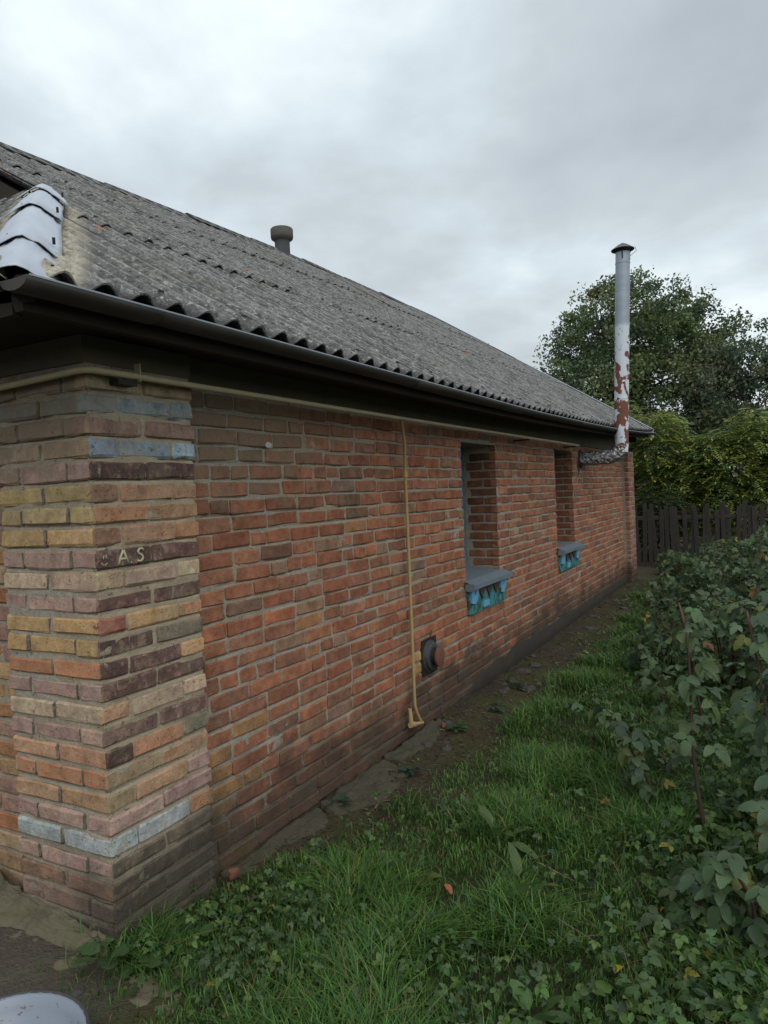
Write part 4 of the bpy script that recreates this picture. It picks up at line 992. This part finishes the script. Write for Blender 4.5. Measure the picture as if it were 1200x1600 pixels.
# ------------------------------------------------------------------ picket fence
FN = empty('picket_fence', (1.5, 12.9, 0)); tag(FN, 'dark weathered wooden picket fence running from the far house corner', 'fence')
FYY = 12.9
pm = []
for i in range(5):
    w, h = .075, 1.22; m_ = MB(); tp = rnd.uniform(-.02, .02)
    m_.add([(-w/2,-.009,0),(w/2,-.009,0),(w/2,.009,0),(-w/2,.009,0),(-w/2,-.009,h),(w/2,-.009,h+tp),(w/2,.009,h+tp),(-w/2,.009,h)], [(0,3,2,1),(4,5,6,7),(0,1,5,4),(1,2,6,5),(2,3,7,6),(3,0,4,7)])
    pm.append(make_mesh(m_.v, m_.f, M_fence, name='picket'))
x = -1.6
while x < 5.2:
    o = obj('picket', rnd.choice(pm), FN, (x-1.5, rnd.uniform(-.006, .006), -.05+rnd.uniform(-.09, .06)-.03*math.sin(x*1.7))); o.rotation_euler = (rnd.uniform(-.02, .02), rnd.gauss(-.01, .04), rnd.uniform(-.1, .1)); x += .108+rnd.uniform(-.012, .014)
for z in (.30, .93):
    m_ = MB(); m_.box((-3.2, .012, z-.035), (3.8, .05, z+.035), .006); m_.build('rail', M_fence, FN)
for x in (-1.0, 1.2, 3.4):
    m_ = MB(); m_.box((x-1.55, .052, -.3), (x-1.45, .15, 1.2), .006); m_.build('post', M_fence, FN)

# ------------------------------------------------------------------ enamel basin
BS = empty('enamel_basin', (.21, -.60, float(gz(.21, -.60)))); tag(BS, 'white enamel basin with a dark chipped rim on the ground', 'basin')
o = MB().add(*lathe([(.0, .005), (.002, .15), (.02, .165), (.085, .200), (.090, .212), (.13, .232), (.155, .245), (.160, .252)], 0, 0, 40)).build('bowl', M_basin, BS); autosmooth(o, 60); md = o.modifiers.new('s', 'SOLIDIFY'); md.thickness = .004
m_ = MB(); vs_ = []; n = 48
pts = [(.254*math.cos(2*math.pi*k/n), .254*math.sin(2*math.pi*k/n), .161) for k in range(n+1)]; m_.tube(pts, .006, 6, False); m_.build('rim', M_rim, BS, True)
BS.rotation_euler = (.03, -.02, 0)

# ------------------------------------------------------------------ concrete apron, rubble, stones
def blob(name, c, sx, sy_, sz, mat, seed, label, cat, group=None, kind=None, n=14, m_=7, flat=1.0):
    R = VNoise(seed); vs_ = []; fs_ = []
    for i in range(m_+1):
        th = math.pi*i/m_
        for k in range(n):
            ph = 2*math.pi*k/n; w = .62+.75*R.fbm(2+1.4*math.cos(ph)+i*.35, 2+1.4*math.sin(ph), 2)
            q = abs(math.cos(th))**flat*math.copysign(1, math.cos(th))
            vs_.append((sx*w*math.sin(th)**.6*math.cos(ph), sy_*w*math.sin(th)**.6*math.sin(ph), sz*q*w))
    for i in range(m_):
        for k in range(n): k2 = (k+1) % n; fs_.append((i*n+k, (i+1)*n+k, (i+1)*n+k2, i*n+k2))
    o = obj(name, make_mesh(vs_, fs_, mat), None, (c[0], c[1], c[2])); autosmooth(o, 35); tag(o, label, cat, group, kind); o.rotation_euler = (rnd.uniform(-.1, .1), rnd.uniform(-.1, .1), rnd.uniform(0, 6.28)); return o
def rough(o, st=.03, sc=.1, lv=4):
    sb = o.modifiers.new('sub', 'SUBSURF'); sb.subdivision_type = 'SIMPLE'; sb.levels = lv; sb.render_levels = lv
    tx = bpy.data.textures.new('rough', 'CLOUDS'); tx.noise_scale = sc; tx.noise_depth = 4
    md = o.modifiers.new('rough', 'DISPLACE'); md.texture = tx; md.strength = st; md.mid_level = .5; md.texture_coords = 'GLOBAL'
def slab(name, pts, zt, th, mat, label, cat, kind=None, group=None):
    n = len(pts); top = [(x, y, zt+dz) for x, y, dz in pts]; m_ = MB()
    m_.add(top+[(x, y, -.12) for x, y, dz in pts], [tuple(range(n)), tuple(range(2*n-1, n-1, -1))]+[(i, i+n, (i+1) % n+n, (i+1) % n) for i in range(n)])
    o = m_.build(name, mat); md = bevel(o, .02, 2); rough(o, .05, .09, 5); tag(o, label, cat, group, kind); return o
slab('concrete_slab', [(WX+.03, .62, .03), (.03, .70, .0), (.09, 1.02, -.01), (.06, 1.32, -.01), (WX+.03, 1.36, .03)], -.003, .1, M_conc, 'broken concrete slab at the wall foot next to the painted corner', 'slab')
slab('concrete_slab', [(WX+.03, 1.39, .03), (.06, 1.36, .0), (.19, 1.62, -.015), (.15, 1.98, -.01), (.04, 2.08, .0), (WX+.03, 2.06, .02)], -.003, .1, M_conc, 'pale concrete slab at the wall foot short of the gas pipe', 'slab')
slab('concrete_slab', [(WX+.03, 2.10, .02), (.04, 2.12, .0), (.08, 2.5, -.02), (.02, 2.9, -.01), (WX+.03, 2.92, .02)], .012, .1, M_conc, 'narrow concrete slab under the end of the gas pipe', 'slab')
slab('concrete_slab', [(-.02, -.01, .10), (-.12, -.07, .06), (-.55, -.10, .06), (-.9, -.02, .10), (-.9, .10, .13), (-.5, .02, .13)], .02, .1, M_mossconc, 'sloping mossy concrete ledge along the foot of the left wall', 'slab')
slab('paving_stone', [(.12, -.17, .0), (.36, -.12, 0), (.45, .06, 0), (.30, .16, .0), (.10, .10, .01)], .03, .1, M_mossconc, 'flat mossy stone in the grass before the painted corner', 'stone')
slab('paving_stone', [(-.42, -.24, .0), (-.16, -.22, 0), (-.02, -.06, .01), (-.22, -.01, .02), (-.45, -.08, .02)], .055, .1, M_mossconc, 'yellowish mossy stone behind the enamel basin', 'stone')
slab('paving_stone', [(.0, -.28, .0), (.12, -.28, 0), (.10, -.14, .0), (-.03, -.12, .0)], -.003, .1, M_conc, 'small grey stone just behind the basin rim', 'stone')
LBL = 'small grey rubble stone lying along the foot of the brick wall'
for i in range(46):
    y = rnd.uniform(2.4, 9.8); x = WX+.06+abs(rnd.gauss(0, .22))+.06*rnd.random(); s = rnd.uniform(.022, .070)
    blob('rubble_stone', (x, y, float(gz(x, y))+s*.08), s, s*rnd.uniform(.6, 1), s*.5, M_stone if rnd.random() < .85 else M_conc, 100+i, LBL, 'stone', 'rubble along the wall', n=7, m_=4)
blob('brick_shard', (.02, .60, .05), .035, .022, .022, M_shard, 77, 'orange brick shard lying at the foot of the painted corner', 'brick', n=6, m_=4)
blob('brick_shard', (.03, 2.78, .02), .026, .02, .018, M_shard, 78, 'small reddish brick shard near the end of the gas pipe', 'brick', n=6, m_=4)
blob('dark_clod', (.03, -.19, .03), .04, .03, .025, M_stone, 79, 'dark clod of earth between the basin and the house corner', 'clod', n=9, m_=5)

# ------------------------------------------------------------------ grass
def in_view(P, pad=450):
    q = P-CAM; dz = q@F_; u = 600+1124.3*(q@RR)/np.maximum(dz, .05); v = 800-1124.3*(q@UU)/np.maximum(dz, .05)
    return (dz > .2) & (u > -200-pad) & (u < 1200+250+pad) & (v < 1600+260)
BLV = np.array([(-.5, 0, 0), (.5, 0, 0), (-.42, .06, .45), (.42, .06, .45), (-.25, .26, .80), (.25, .26, .80), (0, .55, .98)])
BLF = np.array([(0, 1, 3), (0, 3, 2), (2, 3, 5), (2, 5, 4), (4, 5, 6)])
def grass():
    g = np.random.default_rng(5); N = 470000
    y = -1.2+14.0*g.random(N)**1.75; x = -.15+4.6*g.random(N)
    edge = .29+.30*(vn3.fbm(y*1.1, 3.3, 3)-.5)*2 + .06*sstep(1.0, 2.6, y) - .22*sstep(1.5, .5, y) - .15*sstep(.7, .2, y)
    dens = sstep(-.10, .16, x-edge)*(1-.55*sstep(.55, .75, vn1.fbm(x*2.2+7, y*2.2, 3)))
    yard = (y < -.05) & (x < .34); dens = np.where(yard, dens*.12, dens)
    k = g.random(N) < dens; x, y = x[k], y[k]
    P = np.c_[x, y, gz(x, y)-.005]; v = in_view(P); P = P[v]; x, y = P[:, 0], P[:, 1]; n = len(P)
    tuft = sstep(.45, .70, vn2.fbm(x*2.6+3, y*2.6+8, 2)); h = (.032+.066*tuft)*g.uniform(.45, 1.5, n); h *= 1-.25*sstep(3, 8, y)
    az = vn1.fbm(x*1.5, y*1.5, 2)*12+g.normal(0, 1.7, n); lean = g.uniform(.4, 2.6, n)*(.6+.9*tuft)
    wd = g.uniform(.0030, .0072, n)*(1+.10*np.clip(y, 0, 8))
    V = np.zeros((n, 7, 3)); c, s = np.cos(az), np.sin(az)
    lx = BLV[None, :, 0]*wd[:, None]; ly = BLV[None, :, 1]*(h*lean)[:, None]; lz = BLV[None, :, 2]*h[:, None]*(1-.22*lean*BLV[None, :, 1:2].sum(-1).mean())[:, None]
    V[:, :, 0] = P[:, 0:1]+lx*c[:, None]-ly*s[:, None]; V[:, :, 1] = P[:, 1:2]+lx*s[:, None]+ly*c[:, None]; V[:, :, 2] = P[:, 2:3]+lz
    F = (np.arange(n)*7)[:, None, None]+BLF[None]
    C = colours(n, [(.056, .140, .024), (.074, .166, .030), (.044, .118, .028), (.100, .178, .034)], .45, g)
    dry = g.random(n) < .05; C[dry] = colours(int(dry.sum()), [(.20, .16, .08), (.15, .13, .05)], .25, g)
    o = obj('grass', make_mesh(V.reshape(-1, 3), F.reshape(-1, 3), M_grass, col=np.repeat(C, 7, 0)), None)
    tag(o, 'uncut dark green grass between the house wall and the raspberries', 'grass', kind='stuff')
grass()
def disc_leaf(n=9, lob=.12):
    V = [(0, .5, .03)]; 
    for k in range(n):
        a = 2*math.pi*k/n-math.pi/2; r = .5*(1+lob*math.cos(3*a))*(.55 if k == 0 else 1); V.append((r*math.cos(a), .5+r*math.sin(a), -.05*abs(math.cos(a))))
    return np.array(V), np.array([(0, 1+k, 1+(k+1) % n) for k in range(n)])
DV, DF = disc_leaf()
def leaflet_template():
    V = []; F = []
    for ang, L, oy in ((0, 1.0, .12), (1.1, .80, -.14), (-1.1, .80, -.14)):
        b = len(V); c, s = math.cos(ang), math.sin(ang)
        for x, y, z in LEAF_V*np.array([1.35, 1, 1.6]): V.append(((x*c-y*s)*L, (x*s+y*c)*L+oy, z*L-.18*y*y))
        F += [tuple(q+b for q in f) for f in LEAF_F]
    return np.array(V), np.array(F)
TV, TF = leaflet_template()
def groundcover():
    g = np.random.default_rng(6); N = 60000
    y = -.9+11.5*g.random(N)**1.5; x = -.05+3.3*g.random(N)
    a = vn3.fbm(x*1.9+11, y*1.9+4, 3); near_wall = sstep(.75, .3, x)*sstep(-.1, .2, y)*sstep(2.2, 1.0, y)
    right = sstep(1.1, 1.9, x)*sstep(5, 2, y)
    dens = np.clip(.06+sstep(.50, .66, a)*.42+near_wall*.6+right*.32, 0, 1)*sstep(-.02, .12, x+(y > .5)*-.12)
    dens = np.where((y < -.02) & (x < .45), dens*.15, dens); dens = np.where((x < .6) & (y > 1.0) & (y < 8), dens*.28, dens)
    k = g.random(N) < dens; x, y = x[k], y[k]; P = np.c_[x, y, gz(x, y)]; v = in_view(P); P = P[v]; n = len(P)
    P[:, 2] += g.uniform(.015, .085, n)*(1+.8*sstep(1.3, 2.0, P[:, 0])); nd = rand_dirs(n, 1.5, g)
    sz = g.uniform(.018, .050, n)*(1+.65*sstep(1.2, 1.9, P[:, 0]))
    C = colours(n, [(.064, .122, .034), (.052, .100, .036), (.090, .145, .040), (.056, .096, .044)], .32, g)
    yl = g.random(n) < .006; C[yl] = (.20, .17, .03)
    V, F, K = scatter(TV, TF, P, rotm(nd, g.uniform(0, 6.28, n)), sz*.62, C)
    o = obj('ground_cover', make_mesh(V, F, M_leaf, col=K), None); tag(o, 'low round-leaved weeds creeping through the grass', 'weeds', kind='stuff')
groundcover()
def litter():
    g = np.random.default_rng(8); n = 5200
    y = .3+10*g.random(n)**1.3; x = WX+.03+.85*g.random(n)**1.1; P = np.c_[x, y, gz(x, y)+.006]
    V, F, K = scatter(np.array([(0, -.5, 0), (.12, -.1, .03), (0, .5, .02), (-.12, .1, .05)]), QL_F, P, rotm(rand_dirs(n, 3.5, g), g.uniform(0, 6.28, n)), g.uniform(.012, .05, n), colours(n, [(.10, .075, .045), (.06, .045, .03), (.16, .13, .085)], .35, g))
    tag(obj('plant_litter', make_mesh(V, F, M_leaf, col=K)), 'dry bits of leaf and stalk on the soil strip', 'litter', kind='stuff')
    n = 600; y = .6+8*g.random(n)**1.2; x = 1.15+1.6*g.random(n); P = np.c_[x, y, gz(x, y)+.02]
    V, F, K = scatter(np.array([(-.007, -.5, 0), (.007, -.5, 0), (.004, .5, .10), (-.004, .5, .10)]), QL_F, P, rotm(rand_dirs(n, 1.8, g), g.uniform(0, 6.28, n)), g.uniform(.12, .34, n), colours(n, [(.20, .16, .09), (.14, .11, .06)], .3, g))
    tag(obj('dry_stalks', make_mesh(V, F, M_leaf, col=K)), 'dry pale stalks lying among the raspberry canes', 'stalks', kind='stuff')
litter()

# ------------------------------------------------------------------ broad-leaved weeds
def leaf_mesh(seed, L=1.0, W=.34, n=6, fold=.10, curl=.22, serr=.05, name='leaf', three=False):
    """ovate toothed leaf along +Y, folded at the midrib"""
    R = random.Random(seed)
    def one(L, W, ang, oy, V, F):
        b = len(V); c, s = math.cos(ang), math.sin(ang)
        P = []
        for i in range(n+1):
            t = i/n; w = W*math.sin(math.pi*min(1, t**.80))**.62*(1-.25*t) if 0 < t < 1 else 0.0
            z = -curl*t*t*L + R.uniform(-.012, .012)*L
            tooth = (serr if i % 2 else -serr*.4)*L*.6
            P.append((0, t*L, z))
            for sg in (1, -1): P.append((sg*(w+(tooth if w > 0 else 0))*L, t*L+.04*L*(w > 0), z+fold*w*L*1.2-(.10*w*L if i % 2 else 0)))
        P = [(x*c-y*s, x*s+y*c+oy, z) for x, y, z in P]
        V += P
        for i in range(n):
            a0 = b+3*i; a1 = b+3*(i+1)
            F.append((a0, a0+1, a1+1, a1)); F.append((a0+2, a0, a1, a1+2))
    V, F = [], []
    if three:
        V += [(-.008, -.35, 0), (.008, -.35, 0), (.006, .05, .01), (-.006, .05, .01)]; F.append((0, 1, 2, 3))
        one(L, W, R.uniform(-.1, .1), .10, V, F); one(L*.80, W*.95, R.uniform(.95, 1.25), -.16, V, F); one(L*.80, W*.95, -R.uniform(.95, 1.25), -.16, V, F)
    else:
        V += [(-.012, -.5, -.10), (.012, -.5, -.10), (.010, 0.02, .0), (-.010, .02, .0)]; F.append((0, 1, 2, 3)); one(L, W, 0, 0, V, F)
    return make_mesh(V, F, M_leafo, True, name=name)
WL = [leaf_mesh(s, 1, .40, 6, .12, .25, .05) for s in range(3)]; WLONG = [leaf_mesh(s+5, 1, .20, 7, .15, .35, .02) for s in range(2)]
RL = [leaf_mesh(s+20, 1, .37, 10, .20, .34, .035, three=True) for s in range(5)]
def put_leaf(me, parent, pos, az, el, roll, s, colr):
    o = obj('leaf', me, parent, pos); o.rotation_mode = 'YXZ'
    y = Vector((math.cos(az)*math.cos(el), math.sin(az)*math.cos(el), math.sin(el))); x = y.cross(Vector((0, 0, 1))).normalized(); z = x.cross(y)
    M = Matrix((x, y, z)).transposed() @ Matrix.Rotation(roll, 3, 'Y'); o.rotation_mode = 'QUATERNION'; o.rotation_quaternion = M.to_quaternion(); o.scale = (s, s, s); o.color = (*colr, 1); return o
def weed(x, y, n, size, label, long=False, colr=(.045, .085, .026), up=.5):
    z = float(gz(x, y)); W_ = empty('weed', (x, y, z)); tag(W_, label, 'weed', 'broad-leaved weeds')
    for i in range(n):
        az = i*2.4+rnd.uniform(-.4, .4); el = rnd.uniform(.1, 1.1)*up*1.6; r = size*rnd.uniform(.25, .55)
        put_leaf(rnd.choice(WLONG if long else WL), W_, (r*math.cos(az), r*math.sin(az), .01+size*.5*math.sin(el)+rnd.uniform(0, size*.3)), az, el-.25, rnd.uniform(-.4, .4), size*rnd.uniform(.6, 1.15), vary(colr, .25))
weed(.10, .02, 9, .085, 'leafy weed with broad leaves right at the foot of the painted corner')
weed(.02, -.06, 6, .095, 'weed with large leaves on the ground in front of the painted corner edge', colr=(.05, .09, .035))
weed(.22, .16, 12, .07, 'bushy weed to the right of the painted corner', colr=(.05, .10, .026))
weed(.16, .38, 13, .065, 'weed clump under the right end of the painted corner', colr=(.06, .11, .028))
weed(.30, .50, 10, .07, 'weed clump with upright leaf before the first concrete slab', colr=(.055, .10, .03))
weed(.34, .30, 9, .055, 'small weed between the flat mossy stone and the wall')
weed(.02, 1.42, 10, .06, 'blue-green weed rosette on the crack between the concrete slabs', colr=(.035, .07, .045))
weed(.16, 2.02, 13, .055, 'blue-green weed rosette at the far end of the pale concrete slab', colr=(.035, .072, .048))
weed(.13, 2.78, 12, .06, 'green weed beside the lower end of the gas pipe', colr=(.05, .10, .04))
weed(.20, 3.35, 12, .06, 'greyish green weed under the nearer window', colr=(.05, .08, .05))
weed(.15, 4.0, 12, .06, 'dull green weed among rubble past the nearer window', colr=(.045, .075, .045))
weed(.95, 1.35, 6, .13, 'upright dock weed in the middle of the grass', True, (.06, .10, .03), .9)
weed(1.18, .95, 6, .13, 'upright pale dock weed in the grass nearer the camera', True, (.07, .12, .035), .9)
weed(1.42, .32, 6, .085, 'broad dock leaves at the bottom edge of the picture', False, (.06, .115, .035), .8)
weed(1.62, .52, 8, .075, 'bright green weed in the grass at lower right', False, (.075, .13, .03))
weed(.75, .95, 5, .07, 'light leafed weed with a reddish leaf in the grass', False, (.085, .11, .03))
# ------------------------------------------------------------------ raspberries
RG = [(.066, .106, .054), (.054, .092, .050), (.082, .120, .058), (.062, .110, .044), (.084, .118, .046)]
def raspberry(x, y, h, dx, dy, nleaf, size, label, red_tip=False, start=.15, cols=RG, yellow=.015, bend=.0, group='raspberry canes'):
    z = float(gz(x, y)); Rp = empty('raspberry_plant', (x, y, z)); tag(Rp, label, 'raspberry', group)
    pt = lambda t: Vector((dx*t**1.5+.035*math.sin(t*5+x*9)*t**.5, dy*t**1.5+.035*(math.cos(t*5+y*5)-math.cos(y*5)), h*(t-bend*t*t)))
    ts = np.linspace(0, 1, 10); m_ = MB(); m_.tube([pt(t) if t else Vector((0, 0, -.05)) for t in ts], [.0085*(1-.6*t)+.001 for t in ts], 7); m_.build('cane', M_cane, Rp, True)
    if red_tip: m_ = MB(); m_.tube([pt(t)+Vector((.0, 0, .001)) for t in np.linspace(.90, 1.0, 5)], [.0078, .0075, .007, .006, .004], 7); m_.build('cane_tip', M_canered, Rp, True)
    nleaf = int(nleaf*2.3)
    for i in range(nleaf):
        t = start+(1-start)*((i+rnd.uniform(0, .8))/nleaf); p = pt(t); az = i*2.4+rnd.uniform(-.7, .7); r = rnd.uniform(.05, .17)*(1-.35*t)
        el = rnd.uniform(-.9, .2); c = vary(rnd.choice(cols), .3)
        if rnd.random() < yellow: c = rnd.choice([(.20, .17, .03), (.17, .09, .03), (.14, .15, .04)])
        q = p+Vector((r*math.cos(az), r*math.sin(az), rnd.uniform(.0, .05)))
        put_leaf(rnd.choice(RL), Rp, q, az, el, rnd.uniform(-.6, .6), size*rnd.choice((.45, .6, .72, .85)), c)
    return Rp
raspberry(1.78, 1.72, 1.02, -.16, .35, 17, .098, 'tall raspberry cane with a bare dark stem and reddish tip, first beside the grass', True, .30)
raspberry(1.60, 2.35, .52, -.62, .45, 17, .098, 'low raspberry shoot arching far out over the grass', False, .22, bend=.45)
raspberry(2.02, 1.75, .98, -.04, .45, 18, .105, 'tall raspberry cane at the right edge, second behind the reddish-tipped one', True, .28)
raspberry(2.18, 1.45, .85, -.10, .3, 18, .115, 'dark raspberry cane cut by the right edge of the picture', False, .25)
raspberry(1.98, .92, .34, -.05, .10, 15, .10, 'low large-leaved raspberry shoot in the bottom right corner', False, .12)
raspberry(1.80, 1.05, .24, .03, .06, 12, .085, 'small raspberry shoot left of the large-leaved corner shoot', False, .1)
raspberry(2.10, 1.18, .42, .02, .05, 14, .10, 'low raspberry shoot behind the large-leaved corner shoot', False, .12)
raspberry(1.52, 1.95, .34, -.12, .10, 12, .09, 'short raspberry shoot with a few orange leaves between grass and canes', False, .15, yellow=.12)
raspberry(1.68, 3.0, .80, -.12, .2, 18, .095, 'raspberry cane with a yellow tuft on top, just past the arching shoot', True, .2, yellow=.04)
raspberry(1.35, 3.6, .45, -.15, .2, 15, .09, 'short bushy raspberry at the grass edge past the arching shoot', False, .12)
raspberry(2.05, 2.7, .95, .02, .2, 20, .10, 'dense raspberry cane behind the tall pair', False, .15, yellow=.04)
raspberry(2.30, 2.2, 1.0, .0, .2, 20, .105, 'tall dense raspberry behind the cane cut by the right edge', False, .15)
# the thicket further back: one foliage mesh per plant
def thicket(x, y, h, r, n, label, group, seed):
    g = np.random.default_rng(seed); z = float(gz(x, y)); Rp = empty('raspberry_plant', (x, y, z)); tag(Rp, label, 'raspberry', group)
    m_ = MB()
    for k in range(4):
        ax, ay = g.normal(0, r*.35, 2); m_.tube([(ax*.3, ay*.3, -.05), (ax*.6, ay*.6, h*.5), (ax, ay, h*g.uniform(.85, 1.05))], [.008, .006, .003], 6)
    for k in range(3):
        ax, ay = g.normal(0, r*.5, 2); m_.tube([(ax*.4, ay*.4, -.05), (ax*.7, ay*.7, h*.6), (ax*1.1, ay*1.1, h*g.uniform(1.0, 1.2))], [.006, .005, .0025], 5)
    m_.build('cane', M_cane, Rp, True)
    t = g.uniform(.10, 1.02, n)**.8; az = g.uniform(0, 6.28, n); rr = r*np.sqrt(g.random(n))*(1.15-.35*t)
    P = np.c_[rr*np.cos(az), rr*np.sin(az), h*t*(1-.18*(rr/r)**2)]
    nd = rand_dirs(n, 1.2, g); nd[:, 0] += .35*np.cos(az); nd[:, 1] += .35*np.sin(az)
    C = colours(n, RG, .25, g); yl = g.random(n) < .02; C[yl] = colours(int(yl.sum()), [(.20, .17, .03), (.16, .10, .03), (.15, .17, .03)], .2, g)
    V, F, K = scatter(TV, TF, P, rotm(nd, g.uniform(0, 6.28, n)), g.uniform(.038, .088, n), C)
    obj('foliage', make_mesh(V, F, M_leaf, col=K), Rp)
spots = [(1.25, 4.6, .42, .30), (1.75, 4.2, .72, .34), (2.25, 3.7, .95, .36), (1.15, 5.6, .40, .32), (1.65, 5.3, .68, .36), (2.2, 5.0, .95, .4), (2.7, 4.4, 1.1, .4), (1.1, 6.8, .42, .36), (1.6, 6.6, .75, .4), (2.15, 6.3, .98, .42), (2.7, 6.0, 1.1, .42),
         (.95, 8.2, .42, .4), (1.45, 8.0, .72, .42), (2.05, 7.8, .95, .45), (2.65, 7.5, 1.1, .45), (1.0, 9.6, .5, .42), (1.6, 9.4, .8, .45), (2.25, 9.2, 1.0, .45), (2.9, 9.0, 1.1, .45), (.75, 10.9, .42, .4), (1.35, 10.9, .65, .45), (2.1, 10.7, .85, .45), (2.9, 10.5, 1.0, .45), (.5, 11.7, .40, .35), (3.2, 7.2, 1.1, .45), (2.75, 3.0, 1.0, .4), (2.6, 1.9, .9, .35)]
for i, (x, y, h, r) in enumerate(spots):
    thicket(x, y, h, r, int(230*(r/.4)**2*(h+.4)) + 60, 'raspberry plant with grey green leaves in the thicket between grass and fence', 'raspberry thicket', 300+i)
# ------------------------------------------------------------------ a few fallen leaves
for (x, y, s, c, lb) in [(.86, .92, .05, (.34, .12, .05), 'reddish fallen leaf lying in the middle of the grass'), (1.32, 1.95, .06, (.33, .11, .05), 'orange fallen leaf below the arching raspberry shoot'),
                         (1.60, .68, .05, (.34, .28, .03), 'yellow fallen leaf in the grass at lower right'), (.42, 5.4, .07, (.40, .38, .33), 'pale curled leaf on the bare soil strip below the windows'), (-.17, -.03, .022, (.40, .32, .04), 'tiny yellow leaf on the mossy ledge beside the corner')]:
    o = obj('fallen_leaf', leaf_mesh(int(x*1000), 1, .36, 6, .2, .3, .03, name='fallen_leaf'), None, (x, y, float(gz(x, y))+(.05 if x > .6 else .02))); o.rotation_euler = (rnd.uniform(-.4, .4), rnd.uniform(-.4, .4), rnd.uniform(0, 6)); o.scale = (s, s, s); o.color = (*c, 1); tag(o, lb, 'leaf')
